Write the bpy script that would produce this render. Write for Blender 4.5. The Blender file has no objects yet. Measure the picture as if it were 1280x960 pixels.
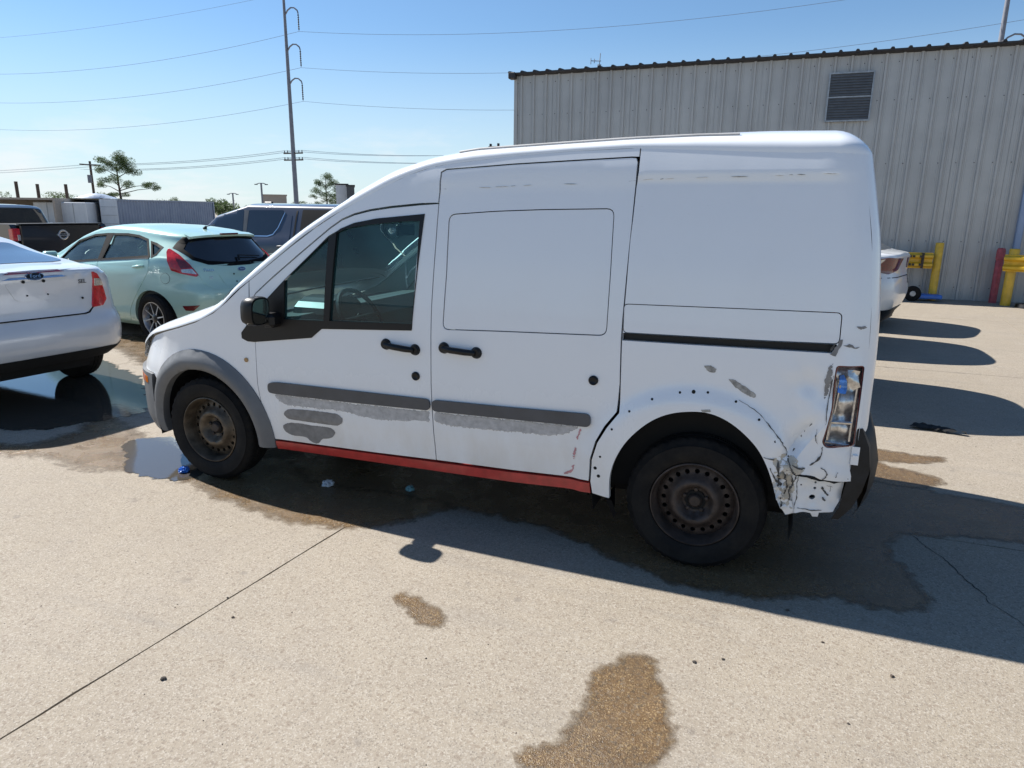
import bpy, bmesh, math, random
from mathutils import Vector, Matrix
from mathutils.geometry import delaunay_2d_cdt
from mathutils.bvhtree import BVHTree
R=random.Random(7)
S=bpy.context.scene; COL=S.collection
# ---------------------------------------------------------------- camera
YAW,PITCH,ROLL,FPX=.3677,.2452,.0108,864.99
CAM=Vector((1.7384,-3.0765,1.651))
_f=Vector((-math.sin(YAW)*math.cos(PITCH),math.cos(YAW)*math.cos(PITCH),-math.sin(PITCH)))
_r=Vector((math.cos(YAW),math.sin(YAW),0)); _u=_r.cross(_f)
_c,_s=math.cos(ROLL),math.sin(ROLL); cr=_c*_r+_s*_u; cu=-_s*_r+_c*_u
cam=bpy.data.objects.new('camera',bpy.data.cameras.new('camera')); COL.objects.link(cam)
cam.matrix_world=Matrix.Translation(CAM)@Matrix((cr,cu,-_f)).transposed().to_4x4()
cam.data.sensor_width=36; cam.data.lens=36*FPX/1280; cam.data.clip_end=3000; cam.data.clip_start=.05
S.camera=cam
# ---------------------------------------------------------------- sky and sun
SUNDIR=Vector((-.97,.175,1.0)).normalized()      # towards the sun
EL=math.asin(SUNDIR.z); AZ=math.atan2(SUNDIR.x,SUNDIR.y)
W=bpy.data.worlds.new('World'); S.world=W; W.use_nodes=True
nt=W.node_tree; N=nt.nodes; L=nt.links; N.clear()
out=N.new('ShaderNodeOutputWorld'); bg=N.new('ShaderNodeBackground'); sky=N.new('ShaderNodeTexSky')
sky.sky_type='NISHITA'; sky.sun_disc=False; sky.sun_elevation=EL; sky.sun_rotation=AZ
sky.air_density=1.0; sky.dust_density=.0; sky.ozone_density=3.0; sky.altitude=300
bg.inputs[1].default_value=.063
tc=N.new('ShaderNodeTexCoord'); mp=N.new('ShaderNodeMapping'); mp.inputs['Scale'].default_value=(1,1,4.5)
nz=N.new('ShaderNodeTexNoise'); nz.inputs['Scale'].default_value=6; nz.inputs['Detail'].default_value=9; nz.inputs['Roughness'].default_value=.62
rmp=N.new('ShaderNodeMapRange'); rmp.inputs[1].default_value=.5; rmp.inputs[2].default_value=.68
sep=N.new('ShaderNodeSeparateXYZ'); lz=N.new('ShaderNodeMapRange'); lz.inputs[1].default_value=0; lz.inputs[2].default_value=.5; lz.inputs[3].default_value=.88; lz.inputs[4].default_value=1.0
e1=N.new('ShaderNodeMapRange'); e1.inputs[1].default_value=.13; e1.inputs[2].default_value=.03
mul=N.new('ShaderNodeMath'); mul.operation='MULTIPLY'; mul2=N.new('ShaderNodeMath'); mul2.operation='MULTIPLY'; mul2.inputs[1].default_value=.75
mix=N.new('ShaderNodeMix'); mix.data_type='RGBA'
L.new(tc.outputs['Generated'],mp.inputs[0]); L.new(mp.outputs[0],nz.inputs[0]); L.new(nz.outputs[0],rmp.inputs[0])
L.new(tc.outputs['Generated'],sep.inputs[0]); L.new(sep.outputs[2],e1.inputs[0])
L.new(rmp.outputs[0],mul.inputs[0]); L.new(e1.outputs[0],mul.inputs[1]); L.new(mul.outputs[0],mul2.inputs[0])
L.new(mul2.outputs[0],mix.inputs[0]); tint=N.new('ShaderNodeMix'); tint.data_type='RGBA'; tint.blend_type='MULTIPLY'; tint.inputs[0].default_value=1; tint.inputs[7].default_value=(1.02,1.17,1.25,1); L.new(sky.outputs[0],tint.inputs[6]); dk=N.new('ShaderNodeVectorMath'); dk.operation='SCALE'; L.new(tint.outputs[2],dk.inputs[0]); L.new(lz.outputs[0],dk.inputs['Scale']); L.new(sep.outputs[2],lz.inputs[0]); hz=N.new('ShaderNodeMapRange'); hz.inputs[1].default_value=.24; hz.inputs[2].default_value=0; hz.inputs[3].default_value=0; hz.inputs[4].default_value=.72; hz.interpolation_type='SMOOTHSTEP'; hm=N.new('ShaderNodeMix'); hm.data_type='RGBA'; L.new(sep.outputs[2],hz.inputs[0]); L.new(hz.outputs[0],hm.inputs[0]); L.new(dk.outputs[0],hm.inputs[6]); hm.inputs[7].default_value=(6.0,7.1,7.9,1); L.new(hm.outputs[2],mix.inputs[6]); mix.inputs[7].default_value=(8.2,8.4,8.6,1)
L.new(mix.outputs[2],bg.inputs[0]); L.new(bg.outputs[0],out.inputs[0])
sun=bpy.data.objects.new('sun',bpy.data.lights.new('sun','SUN')); COL.objects.link(sun)
sun.data.energy=5.0; sun.data.angle=math.radians(.53); sun.data.color=(1,.965,.91)
sun.rotation_euler=SUNDIR.to_track_quat('Z','Y').to_euler(); sun.location=(-30,10,30)
S.view_settings.view_transform='Standard'; S.view_settings.look='None'; S.view_settings.exposure=.88; S.view_settings.gamma=1
S.render.resolution_x=1024; S.render.resolution_y=768
try: S.cycles.max_bounces=8; S.cycles.transparent_max_bounces=16
except Exception: pass
# ---------------------------------------------------------------- materials
MATS={}
class NB:
    def __init__(s,name):
        s.m=bpy.data.materials.new(name); s.m.use_nodes=True; s.t=s.m.node_tree; s.t.nodes.clear()
        s.out=s.t.nodes.new('ShaderNodeOutputMaterial'); MATS[name]=s.m
    def n(s,typ,**k):
        x=s.t.nodes.new('ShaderNode'+typ)
        for a,b in k.items(): setattr(x,a,b)
        return x
    def l(s,a,b): s.t.links.new(a,b)
    def pos(s): return s.n('NewGeometry').outputs['Position']
    def noise(s,scale,detail=4,rough=.55,vec=None,st=None):
        x=s.n('TexNoise'); x.inputs['Scale'].default_value=scale; x.inputs['Detail'].default_value=detail; x.inputs['Roughness'].default_value=rough
        v=vec or s.pos()
        if st:
            m=s.n('Mapping'); m.inputs['Scale'].default_value=st; s.l(v,m.inputs[0]); v=m.outputs[0]
        s.l(v,x.inputs['Vector']); return x.outputs[0]
    def rng(s,v,a,b,c=0,d=1):
        x=s.n('MapRange'); s.l(v,x.inputs[0])
        for i,q in enumerate((a,b,c,d)): x.inputs[i+1].default_value=q
        return x.outputs[0]
    def mixc(s,f,a,b,typ='MIX'):
        x=s.n('Mix',data_type='RGBA',blend_type=typ)
        for i,q in ((0,f),(6,a),(7,b)):
            if isinstance(q,(int,float)): x.inputs[i].default_value=q
            elif isinstance(q,tuple): x.inputs[i].default_value=q+(1,) if len(q)==3 else q
            else: s.l(q,x.inputs[i])
        return x.outputs[2]
    def math(s,op,a,b=0.0,clamp=False):
        x=s.n('Math',operation=op); x.use_clamp=clamp
        for i,q in ((0,a),(1,b)):
            if isinstance(q,(int,float)): x.inputs[i].default_value=q
            else: s.l(q,x.inputs[i])
        return x.outputs[0]
    def bsdf(s,col,rough=.5,metal=0,spec=.5,coat=0,bump=None,bs=.2,bd=.01,emit=None):
        b=s.n('BsdfPrincipled')
        def put(k,v):
            if isinstance(v,(int,float)): b.inputs[k].default_value=v
            elif isinstance(v,tuple): b.inputs[k].default_value=v+(1,)
            else: s.l(v,b.inputs[k])
        put('Base Color',col); put('Roughness',rough); put('Metallic',metal); put('Specular IOR Level',spec); put('Coat Weight',coat)
        b.inputs['Coat Roughness'].default_value=.04
        if bump is not None:
            q=s.n('Bump'); q.inputs['Strength'].default_value=bs; q.inputs['Distance'].default_value=bd; s.l(bump,q.inputs['Height']); s.l(q.outputs[0],b.inputs['Normal'])
        return b.outputs[0]
    def end(s,sh): s.l(sh,s.out.inputs[0]); return s.m
def simple(name,col,rough=.5,metal=0,spec=.5,coat=0,var=.12,vs=8.,bumps=0,bscale=200):
    b=NB(name); n=b.noise(vs,5)
    c=b.mixc(b.rng(n,.35,.7),tuple(x*(1-var) for x in col),tuple(min(1,x*(1+var)) for x in col))
    r=b.math('ADD',b.math('MULTIPLY',n,.15),rough-.07)
    return b.end(b.bsdf(c,r,metal,spec,coat,b.noise(bscale,3) if bumps else None,bumps or .2,.002))
def glassmat(name,tint,refl=1.45,rough=0.0,dark=None):
    b=NB(name); tr=b.n('BsdfTransparent'); tr.inputs[0].default_value=tint+(1,)
    gl=b.n('BsdfGlossy'); gl.inputs['Roughness'].default_value=rough; fr=b.n('Fresnel'); fr.inputs[0].default_value=refl
    m=b.n('MixShader'); b.l(fr.outputs[0],m.inputs[0]); b.l(tr.outputs[0],m.inputs[1]); b.l(gl.outputs[0],m.inputs[2])
    if not dark: return b.end(m.outputs[0])
    df=b.n('BsdfDiffuse'); df.inputs[0].default_value=dark+(1,); k=b.n('MixShader'); b.l(b.rng(b.noise(2.5,5,.6),.3,.75,.03,.13),k.inputs[0]); b.l(m.outputs[0],k.inputs[1]); b.l(df.outputs[0],k.inputs[2]); return b.end(k.outputs[0])
# concrete -------------------------------------------------------------
def concrete(name,wet=False):
    b=NB(name); p=b.pos()
    big=b.noise(.35,5,.6,p); mid=b.noise(3.5,6,.65,p); fine=b.noise(170,3,.75,p)
    vo=b.n('TexVoronoi'); vo.inputs['Scale'].default_value=190; b.l(p,vo.inputs['Vector'])
    vo2=b.n('TexVoronoi'); vo2.inputs['Scale'].default_value=95; b.l(p,vo2.inputs['Vector'])
    c=b.mixc(b.rng(big,.3,.7),(0.259,0.219,0.164),(0.310,0.266,0.208))
    c=b.mixc(b.rng(mid,.35,.75,0,.45),c,(0.226,0.193,0.157))
    hsv=b.n('SeparateColor'); b.l(vo.outputs['Color'],hsv.inputs[0])
    c=b.mixc(b.rng(hsv.outputs[0],.60,.95,0,.50),c,(0.438,0.398,0.339))
    c=b.mixc(b.rng(hsv.outputs[1],.80,.97,0,.55),c,(0.124,0.102,0.080))
    h2=b.n('SeparateColor'); b.l(vo2.outputs['Color'],h2.inputs[0])
    c=b.mixc(b.rng(h2.outputs[2],.88,.99,0,.55),c,(0.182,0.139,0.102))
    c=b.mixc(b.rng(fine,.48,.75,0,.28),c,(0.161,0.139,0.117))
    # long faint drag marks and grey patches
    dr=b.noise(1.2,5,.7,p,(.25,2.2,1)); c=b.mixc(b.rng(dr,.54,.74,0,.38),c,(0.182,0.168,0.153))
    tm=b.noise(.5,6,.7,p,(.35,3.2,1)); c=b.mixc(b.rng(tm,.57,.66,0,.22),c,(0.146,0.135,0.124)); wh=b.noise(1.6,6,.7,p); c=b.mixc(b.rng(wh,.58,.75,0,.30),c,(0.365,0.336,0.292))
    spot=b.noise(7,2,.5,p); c=b.mixc(b.rng(spot,.70,.74,0,.45),c,(0.161,0.139,0.117))
    bump=b.math('ADD',b.math('MULTIPLY',vo.outputs['Distance'],.6),fine)
    if not wet:
        return b.end(b.bsdf(c,.82,0,.3,0,bump,.4,.003))
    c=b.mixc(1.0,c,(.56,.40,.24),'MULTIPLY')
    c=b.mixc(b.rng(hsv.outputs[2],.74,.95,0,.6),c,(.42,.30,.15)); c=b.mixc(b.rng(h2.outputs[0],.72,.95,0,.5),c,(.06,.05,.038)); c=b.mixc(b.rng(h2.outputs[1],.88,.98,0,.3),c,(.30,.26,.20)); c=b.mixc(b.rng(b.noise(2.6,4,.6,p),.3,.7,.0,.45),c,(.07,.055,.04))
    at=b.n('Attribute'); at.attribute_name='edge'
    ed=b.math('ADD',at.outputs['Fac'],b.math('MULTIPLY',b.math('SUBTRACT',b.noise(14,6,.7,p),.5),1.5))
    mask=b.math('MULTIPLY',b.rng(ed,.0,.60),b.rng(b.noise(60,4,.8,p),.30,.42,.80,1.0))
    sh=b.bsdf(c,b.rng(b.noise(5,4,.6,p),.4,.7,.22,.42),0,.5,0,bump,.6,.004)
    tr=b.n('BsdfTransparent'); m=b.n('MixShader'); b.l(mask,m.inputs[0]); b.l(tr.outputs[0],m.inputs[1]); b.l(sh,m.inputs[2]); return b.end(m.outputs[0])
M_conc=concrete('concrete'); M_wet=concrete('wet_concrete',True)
def puddle_mat(name):
    b=NB(name); p=b.pos()
    vo=b.noise(60,4,.6,p); c=b.mixc(vo,(.05,.043,.035),(.085,.075,.06))
    at=b.n('Attribute'); at.attribute_name='edge'
    ed=b.math('ADD',at.outputs['Fac'],b.math('MULTIPLY',b.math('SUBTRACT',b.noise(10,6,.7,p),.5),1.1)); mask=b.rng(ed,.22,.3)
    sh=b.bsdf(c,.03,0,.9,0,b.noise(18,3,.6,p,(1,2.5,1)),.10,.004)
    tr=b.n('BsdfTransparent'); m=b.n('MixShader'); b.l(mask,m.inputs[0]); b.l(tr.outputs[0],m.inputs[1]); b.l(sh,m.inputs[2]); return b.end(m.outputs[0])
M_pud=puddle_mat('puddle_water')
M_soil=simple('dark_joint_dirt',(.06,.05,.042),.95,var=.4)
# paints
def vanpaint():
    b=NB('white_van_paint'); p=b.pos(); sx=b.n('SeparateXYZ'); b.l(p,sx.inputs[0])
    low=b.rng(sx.outputs[2],.85,.30)
    n=b.noise(5,6,.65,p,(1,1,.35)); n2=b.noise(2.2,5,.6,p)
    d=b.math('MULTIPLY',b.math('MULTIPLY',low,b.rng(n,.35,.7)),.55)
    c=b.mixc(d,(.75,.775,.80),(.56,.50,.41))
    c=b.mixc(b.rng(n2,.5,.8,0,.12),c,(.62,.60,.56))
    sc=b.noise(38,3,.6,p,(1,1,5)); c=b.mixc(b.rng(sc,.68,.72,0,.12),c,(.45,.44,.42))
    return b.end(b.bsdf(c,b.math('ADD',.26,b.math('MULTIPLY',d,.5)),0,.5,.6,b.noise(2.1,3,.5,p,(1,1,.6)),.22,.02))
M_white=vanpaint()
M_trim=simple('weathered_grey_plastic',(.125,.13,.136),.55,var=.10,vs=9,bumps=.15)
M_trimd=simple('dark_grey_moulding',(.062,.066,.074),.42,var=.15)
M_black=simple('black_plastic',(.0045,.0045,.005),.42,spec=.35,var=.2)
M_seal=simple('window_rubber',(.003,.003,.0035),.7,spec=.15,var=.1)
M_dark=simple('dark_underbody',(.006,.006,.006),.9,var=.3)
M_red=simple('red_sill_paint',(.42,.035,.03),.42,coat=.3,var=.18,vs=22)
M_prim=simple('grey_primer_scuff',(.20,.195,.19),.7,var=.18,vs=26)
M_bare=simple('bare_scraped_metal',(.30,.30,.29),.55,metal=.3,var=.35,vs=50)
M_pink=simple('pink_transfer_paint',(.50,.25,.26),.6,var=.3,vs=70)
def rubber():
    b=NB('tyre_rubber'); p=b.pos(); n=b.noise(9,6,.7,p); n2=b.noise(120,3,.6,p); c=b.mixc(b.rng(n,.42,.75,0,.55),(.006,.006,.0065),(.030,.026,.021)); c=b.mixc(b.rng(n2,.6,.75,0,.3),c,(.03,.028,.025))
    return b.end(b.bsdf(c,.82,0,.25,0,n2,.25,.002))
M_rub=rubber()
M_rust=simple('rusty_steel_rim',(.050,.037,.031),.58,metal=.25,var=.4,vs=18,bumps=.2)
M_grime=simple('grimy_steel_rim',(.105,.083,.060),.5,metal=.5,var=.45,vs=16,bumps=.2)
M_chrome=simple('chrome',(.72,.73,.75),.16,metal=1,var=.08)
M_alu=simple('machined_aluminium',(.62,.63,.65),.3,metal=1,var=.08)
M_bwheel=simple('gloss_black_wheel',(.012,.012,.013),.3,coat=.4)
M_amber=simple('amber_lens',(.72,.20,.03),.2,coat=.6,var=.1)
M_amberd=simple('dull_amber_lens',(.42,.25,.10),.4,var=.2)
M_redl=simple('red_lens',(.50,.012,.014),.15,coat=.8,var=.3,vs=30)
M_redd=simple('dark_red_lens',(.13,.008,.012),.12,coat=.8,var=.3,vs=30)
M_clear=simple('clear_lens_chrome',(.55,.53,.50),.2,metal=.7,coat=.5,var=.3,vs=60)
M_lampin=simple('exposed_reflector',(.66,.64,.61),.32,metal=.7,var=.40,vs=34,bumps=.7,bscale=60)
M_blueref=simple('blue_crumpled_reflector',(.12,.28,.62),.25,metal=.3,var=.3,vs=40)
M_glass=glassmat('tinted_van_glass',(.50,.82,.84),1.5,dark=(.10,.40,.46))
M_wglass=glassmat('windscreen_glass',(.80,.93,.93),1.45)
M_hglass=glassmat('hatch_glass',(.74,.88,.88),1.6,dark=(.30,.48,.50))
M_dglass=simple('dark_privacy_glass',(.010,.012,.016),.05,spec=.7,coat=.5,var=.1)
M_dgrey=simple('dashboard_plastic',(.022,.027,.027),.6,var=.2)
M_seat=simple('grey_seat_cloth',(.06,.07,.085),.9,var=.3,vs=60)
M_yel=simple('yellow_safety_paint',(.68,.41,.025),.45,coat=.2,var=.14,vs=9)
M_redp=simple('faded_red_paint',(.40,.075,.085),.6,var=.25,vs=14)
M_galv=simple('galvanised_steel',(.33,.35,.37),.42,metal=.6,var=.2,vs=12)
M_pole=simple('weathered_steel_pole',(.20,.21,.24),.6,metal=.3,var=.15,vs=2)
M_wood=simple('creosoted_wood',(.09,.065,.05),.9,var=.3,vs=6)
M_wire=simple('aluminium_wire',(.26,.30,.35),.5,metal=.4)
M_bluepl=simple('blue_plastic',(.03,.16,.55),.35,var=.2)
M_paper=simple('crumpled_paper',(.62,.63,.63),.8,var=.15)
M_bark=simple('pine_bark',(.075,.055,.042),.9,var=.3,vs=3)
M_beige=simple('beige_stucco',(.36,.31,.26),.85,var=.08)
def corr_metal(name,c0,c1,streak=.4,z0=0.,z1=5.):
    b=NB(name); p=b.pos(); n=b.noise(9,6,.6,p,(1,1,.06)); n2=b.noise(1.1,5,.6,p); sx=b.n('SeparateXYZ'); b.l(p,sx.inputs[0])
    c=b.mixc(b.rng(n2,.35,.68),c0,c1); c=b.mixc(b.rng(n,.5,.75,0,streak),c,tuple(x*.55 for x in c0))
    sp=b.noise(30,3,.6,p); c=b.mixc(b.rng(sp,.72,.75,0,.5),c,(.12,.07,.05))
    n3=b.noise(4,5,.7,p,(1,1,.3)); c=b.mixc(b.math('MULTIPLY',b.rng(sx.outputs[2],1.2,0),b.rng(n3,.4,.7,0,.5)),c,tuple(x*.5 for x in c0))
    return b.end(b.bsdf(c,.45,.25,.4,0,n2,.08,.03))
M_wall=corr_metal('galvalume_wall',(.40,.395,.38),(.47,.465,.445),.10)
M_wallb=corr_metal('blue_grey_wall',(.24,.31,.44),(.29,.36,.50),.3)
M_cont=corr_metal('blue_grey_container',(.20,.235,.32),(.26,.30,.38),.35)
M_contw=corr_metal('white_container_door',(.55,.57,.60),(.66,.68,.70),.25)
M_contb=corr_metal('brown_container_lining',(.13,.10,.06),(.21,.165,.10),.6)
M_roofm=simple('dark_roof_trim',(.03,.028,.03),.6,var=.2)
def paint(name,c,metal=0.,rough=.32,var=.05):
    b=NB(name); n=b.noise(3,4,.6); cc=b.mixc(b.rng(n,.4,.7),tuple(x*(1-var) for x in c),c)
    return b.end(b.bsdf(cc,rough,metal,.5,.9))
M_mint=paint('mint_paint',(.40,.62,.545),.1); M_silver=paint('pearl_white_paint',(.60,.615,.63),.05)
M_navy=paint('navy_paint',(.006,.014,.040),.0,.4); M_blk=paint('black_paint',(.003,.003,.0035)); M_pw=paint('bright_white_paint',(.78,.78,.77))
M_maroon=paint('maroon_paint',(.05,.010,.014),.2); M_grey=paint('grey_paint',(.12,.125,.13),.4)
def leafmat(name,a,c):
    b=NB(name); p=b.pos(); n=b.noise(.9,4,.6,p); n2=b.noise(14,3,.6,p)
    col=b.mixc(b.rng(n,.3,.7),a,c); col=b.mixc(b.rng(n2,.4,.7,0,.5),col,tuple(x*.6 for x in a))
    d=b.bsdf(col,.7,0,.3); t=b.n('BsdfTranslucent'); b.l(col,t.inputs[0]); m=b.n('MixShader'); m.inputs[0].default_value=.4
    b.l(d,m.inputs[1]); b.l(t.outputs[0],m.inputs[2]); return b.end(m.outputs[0])
M_pine=leafmat('pine_needles',(.045,.085,.025),(.11,.16,.05)); M_leaf=leafmat('hedge_leaves',(.05,.08,.03),(.10,.14,.05))
# ---------------------------------------------------------------- mesh helpers
def link(name,me,mat=None,parent=None,**props):
    o=bpy.data.objects.new(name,me); COL.objects.link(o)
    if mat is not None and me is not None and not me.materials: me.materials.append(mat)
    if parent is not None: o.parent=parent
    for k,v in props.items(): o[k]=v
    return o
def mesh(name,V,F,smooth=None):
    me=bpy.data.meshes.new(name); me.from_pydata([tuple(v) for v in V],[],[tuple(f) for f in F]); me.update()
    if smooth is not None:
        me.shade_smooth(); me.set_sharp_from_angle(angle=math.radians(smooth))
    return me
def empty(name,loc=(0,0,0),rz=0,**props):
    o=bpy.data.objects.new(name,None); COL.objects.link(o); o.location=loc; o.rotation_euler=(0,0,rz); o.empty_display_size=.2
    for k,v in props.items(): o[k]=v
    return o
def T(o,label,cat,group=None,kind=None):
    o['label']=label; o['category']=cat
    if group: o['group']=group
    if kind: o['kind']=kind
    return o
class MB:
    """collects simple solids into one mesh"""
    def __init__(s): s.V=[]; s.F=[]
    def add(s,V,F):
        k=len(s.V); s.V+= [tuple(v) for v in V]; s.F+=[tuple(i+k for i in f) for f in F]; return s
    def box(s,a,b,rot=None,bev=0):
        x0,y0,z0=a; x1,y1,z1=b
        if bev:
            t=bev; V=[]
            for (sx,sy,sz) in [(i,j,k) for i in (0,1) for j in (0,1) for k in (0,1)]:
                X=(x0,x1)[sx];Y=(y0,y1)[sy];Z=(z0,z1)[sz]; dx=t*(1-2*sx);dy=t*(1-2*sy);dz=t*(1-2*sz)
                V+=[(X,Y+dy,Z+dz),(X+dx,Y,Z+dz),(X+dx,Y+dy,Z)]
            bm=bmesh.new(); 
            for v in V: bm.verts.new(v)
            bmesh.ops.convex_hull(bm,input=bm.verts); bm.verts.index_update()
            s.add([v.co[:] for v in bm.verts],[[v.index for v in f.verts] for f in bm.faces]); bm.free(); return s
        V=[(x0,y0,z0),(x1,y0,z0),(x1,y1,z0),(x0,y1,z0),(x0,y0,z1),(x1,y0,z1),(x1,y1,z1),(x0,y1,z1)]
        return s.add(V,[(0,3,2,1),(4,5,6,7),(0,1,5,4),(1,2,6,5),(2,3,7,6),(3,0,4,7)])
    def tube(s,P,r,n=8,caps=True,r2=None):
        P=[Vector(p) for p in P]; rings=[]
        for i,p in enumerate(P):
            d=(P[min(i+1,len(P)-1)]-P[max(i-1,0)]).normalized(); a=d.orthogonal().normalized() if i==0 else (a-d*a.dot(d)).normalized(); c=d.cross(a)
            rr=r if r2 is None else r+(r2-r)*i/(len(P)-1)
            if isinstance(r,(list,tuple)): rr=r[i]
            rings.append([p+(a*math.cos(t*2*math.pi/n)+c*math.sin(t*2*math.pi/n))*rr for t in range(n)])
        V=[v for q in rings for v in q]; F=[(i*n+j,i*n+(j+1)%n,(i+1)*n+(j+1)%n,(i+1)*n+j) for i in range(len(P)-1) for j in range(n)]
        if caps: F+=[tuple(range(n))[::-1],tuple((len(P)-1)*n+j for j in range(n))]
        return s.add(V,F)
    def lathe(s,prof,c,axis='Y',n=48,sgn=1):
        """prof: (radius, offset along axis)"""
        V=[];m=len(prof)
        for i in range(n):
            a=2*math.pi*i/n
            for r,h in prof:
                if axis=='Y': V.append((c[0]+r*math.cos(a),c[1]+h*sgn,c[2]+r*math.sin(a)))
                elif axis=='Z': V.append((c[0]+r*math.cos(a),c[1]+r*math.sin(a),c[2]+h))
                else: V.append((c[0]+h*sgn,c[1]+r*math.cos(a),c[2]+r*math.sin(a)))
        F=[(i*m+j,i*m+j+1,((i+1)%n)*m+j+1,((i+1)%n)*m+j) for i in range(n) for j in range(m-1)]
        return s.add(V,F)
    def out(s,name,mat=None,parent=None,smooth=None,**p):
        return link(name,mesh(name,s.V,s.F,smooth),mat,parent,**p)
def subdiv(poly,res):
    o=[]
    for a,b in zip(poly,poly[1:]+poly[:1]):
        n=max(1,int(math.ceil(math.dist(a,b)/res)))
        for i in range(n): o.append((a[0]+(b[0]-a[0])*i/n,a[1]+(b[1]-a[1])*i/n))
    return o
def area(p): return sum(a[0]*b[1]-b[0]*a[1] for a,b in zip(p,p[1:]+p[:1]))/2
def inset(p,d):
    """inset a CCW polygon by d"""
    n=len(p);o=[]
    for i in range(n):
        a,b,c=p[i-1],p[i],p[(i+1)%n]
        e1=(b[0]-a[0],b[1]-a[1]);e2=(c[0]-b[0],c[1]-b[1]);l1=math.hypot(*e1) or 1;l2=math.hypot(*e2) or 1
        nx=-e1[1]/l1-e2[1]/l2;ny=e1[0]/l1+e2[0]/l2;l=math.hypot(nx,ny)
        if l<1e-6: nx,ny,l=-e1[1]/l1,e1[0]/l1,1
        k=min(1/max(.35,l/2),2.2)
        o.append((b[0]+nx/l*d*k,b[1]+ny/l*d*k))
    return o
def pip(x,y,P):
    c=False;j=len(P)-1
    for i in range(len(P)):
        xi,yi=P[i];xj,yj=P[j]
        if (yi>y)!=(yj>y) and x<(xj-xi)*(y-yi)/(yj-yi)+xi: c=not c
        j=i
    return c
def rounded(poly,r,n=4):
    """round the corners of a polygon"""
    o=[];m=len(poly)
    for i in range(m):
        a,b,c=map(Vector,(poly[i-1],poly[i],poly[(i+1)%m]))
        d1=(a-b);d2=(c-b);q=min(r,d1.length*.45,d2.length*.45)
        p1=b+d1.normalized()*q;p2=b+d2.normalized()*q
        for k in range(n+1):
            t=k/n; v=p1*(1-t)**2+b*2*t*(1-t)+p2*t*t; o.append((v.x,v.y))
    return o
def cdt(outline,holes,res,xr=None):
    """triangulate a polygon with a staggered interior grid; returns points, triangles, boundary loops"""
    loops=[subdiv(outline,res)]+[subdiv(h,res) for h in holes]
    pts=[];edges=[];ids=[]
    for l in loops:
        k=len(pts); pts+=l; edges+=[(k+i,k+(i+1)%len(l)) for i in range(len(l))]; ids.append(list(range(k,k+len(l))))
    x0=min(p[0] for p in loops[0]);x1=max(p[0] for p in loops[0]);y0=min(p[1] for p in loops[0]);y1=max(p[1] for p in loops[0])
    nb=[Vector(p) for p in pts]; cell={}
    for p in nb: cell.setdefault((int(p.x/res),int(p.y/res)),[]).append(p)
    def scan(y):
        xs=[]
        for l in loops:
            for a,b in zip(l,l[1:]+l[:1]):
                if (a[1]>y)!=(b[1]>y): xs.append(a[0]+(b[0]-a[0])*(y-a[1])/(b[1]-a[1]))
        xs.sort(); return list(zip(xs[::2],xs[1::2]))
    j=0;y=y0+res*.5
    while y<y1:
        up,dn=scan(y+res*.36),scan(y-res*.36)
        for a,b in scan(y):
            i=math.ceil((a-x0)/res)
            while x0+(i+(j%2)*.5)*res<b:
                x=x0+(i+(j%2)*.5)*res; i+=1
                if x<=a+res*.3 or x>=b-res*.3: continue
                if not any(p<x<q for p,q in up) or not any(p<x<q for p,q in dn): continue
                cx,cy=int(x/res),int(y/res); ok=True
                for u in (-1,0,1):
                    for v in (-1,0,1):
                        for q in cell.get((cx+u,cy+v),()):
                            if (q.x-x)**2+(q.y-y)**2<(res*.45)**2: ok=False
                if ok: pts.append((x,y))
        y+=res*.87; j+=1
    vs,es,fs,ov,oe,of=delaunay_2d_cdt([Vector(p) for p in pts],edges,[],0,1e-6)
    T_=[]
    for f in fs:
        cx=sum(vs[i].x for i in f)/3;cy=sum(vs[i].y for i in f)/3
        e_=[math.dist(vs[f[i]],vs[f[i-1]]) for i in range(3)]; ar=abs((vs[f[1]][0]-vs[f[0]][0])*(vs[f[2]][1]-vs[f[0]][1])-(vs[f[2]][0]-vs[f[0]][0])*(vs[f[1]][1]-vs[f[0]][1]))
        if ar/max(e_)<1.5e-4: continue
        if pip(cx,cy,loops[0]) and not any(pip(cx,cy,h) for h in loops[1:]): T_.append(tuple(f))
    m={}
    for n_,src in enumerate(ov):
        for k in src: m[k]=n_
    return [tuple(v) for v in vs],T_,[[m.get(i,i) for i in l] for l in ids]
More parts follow.
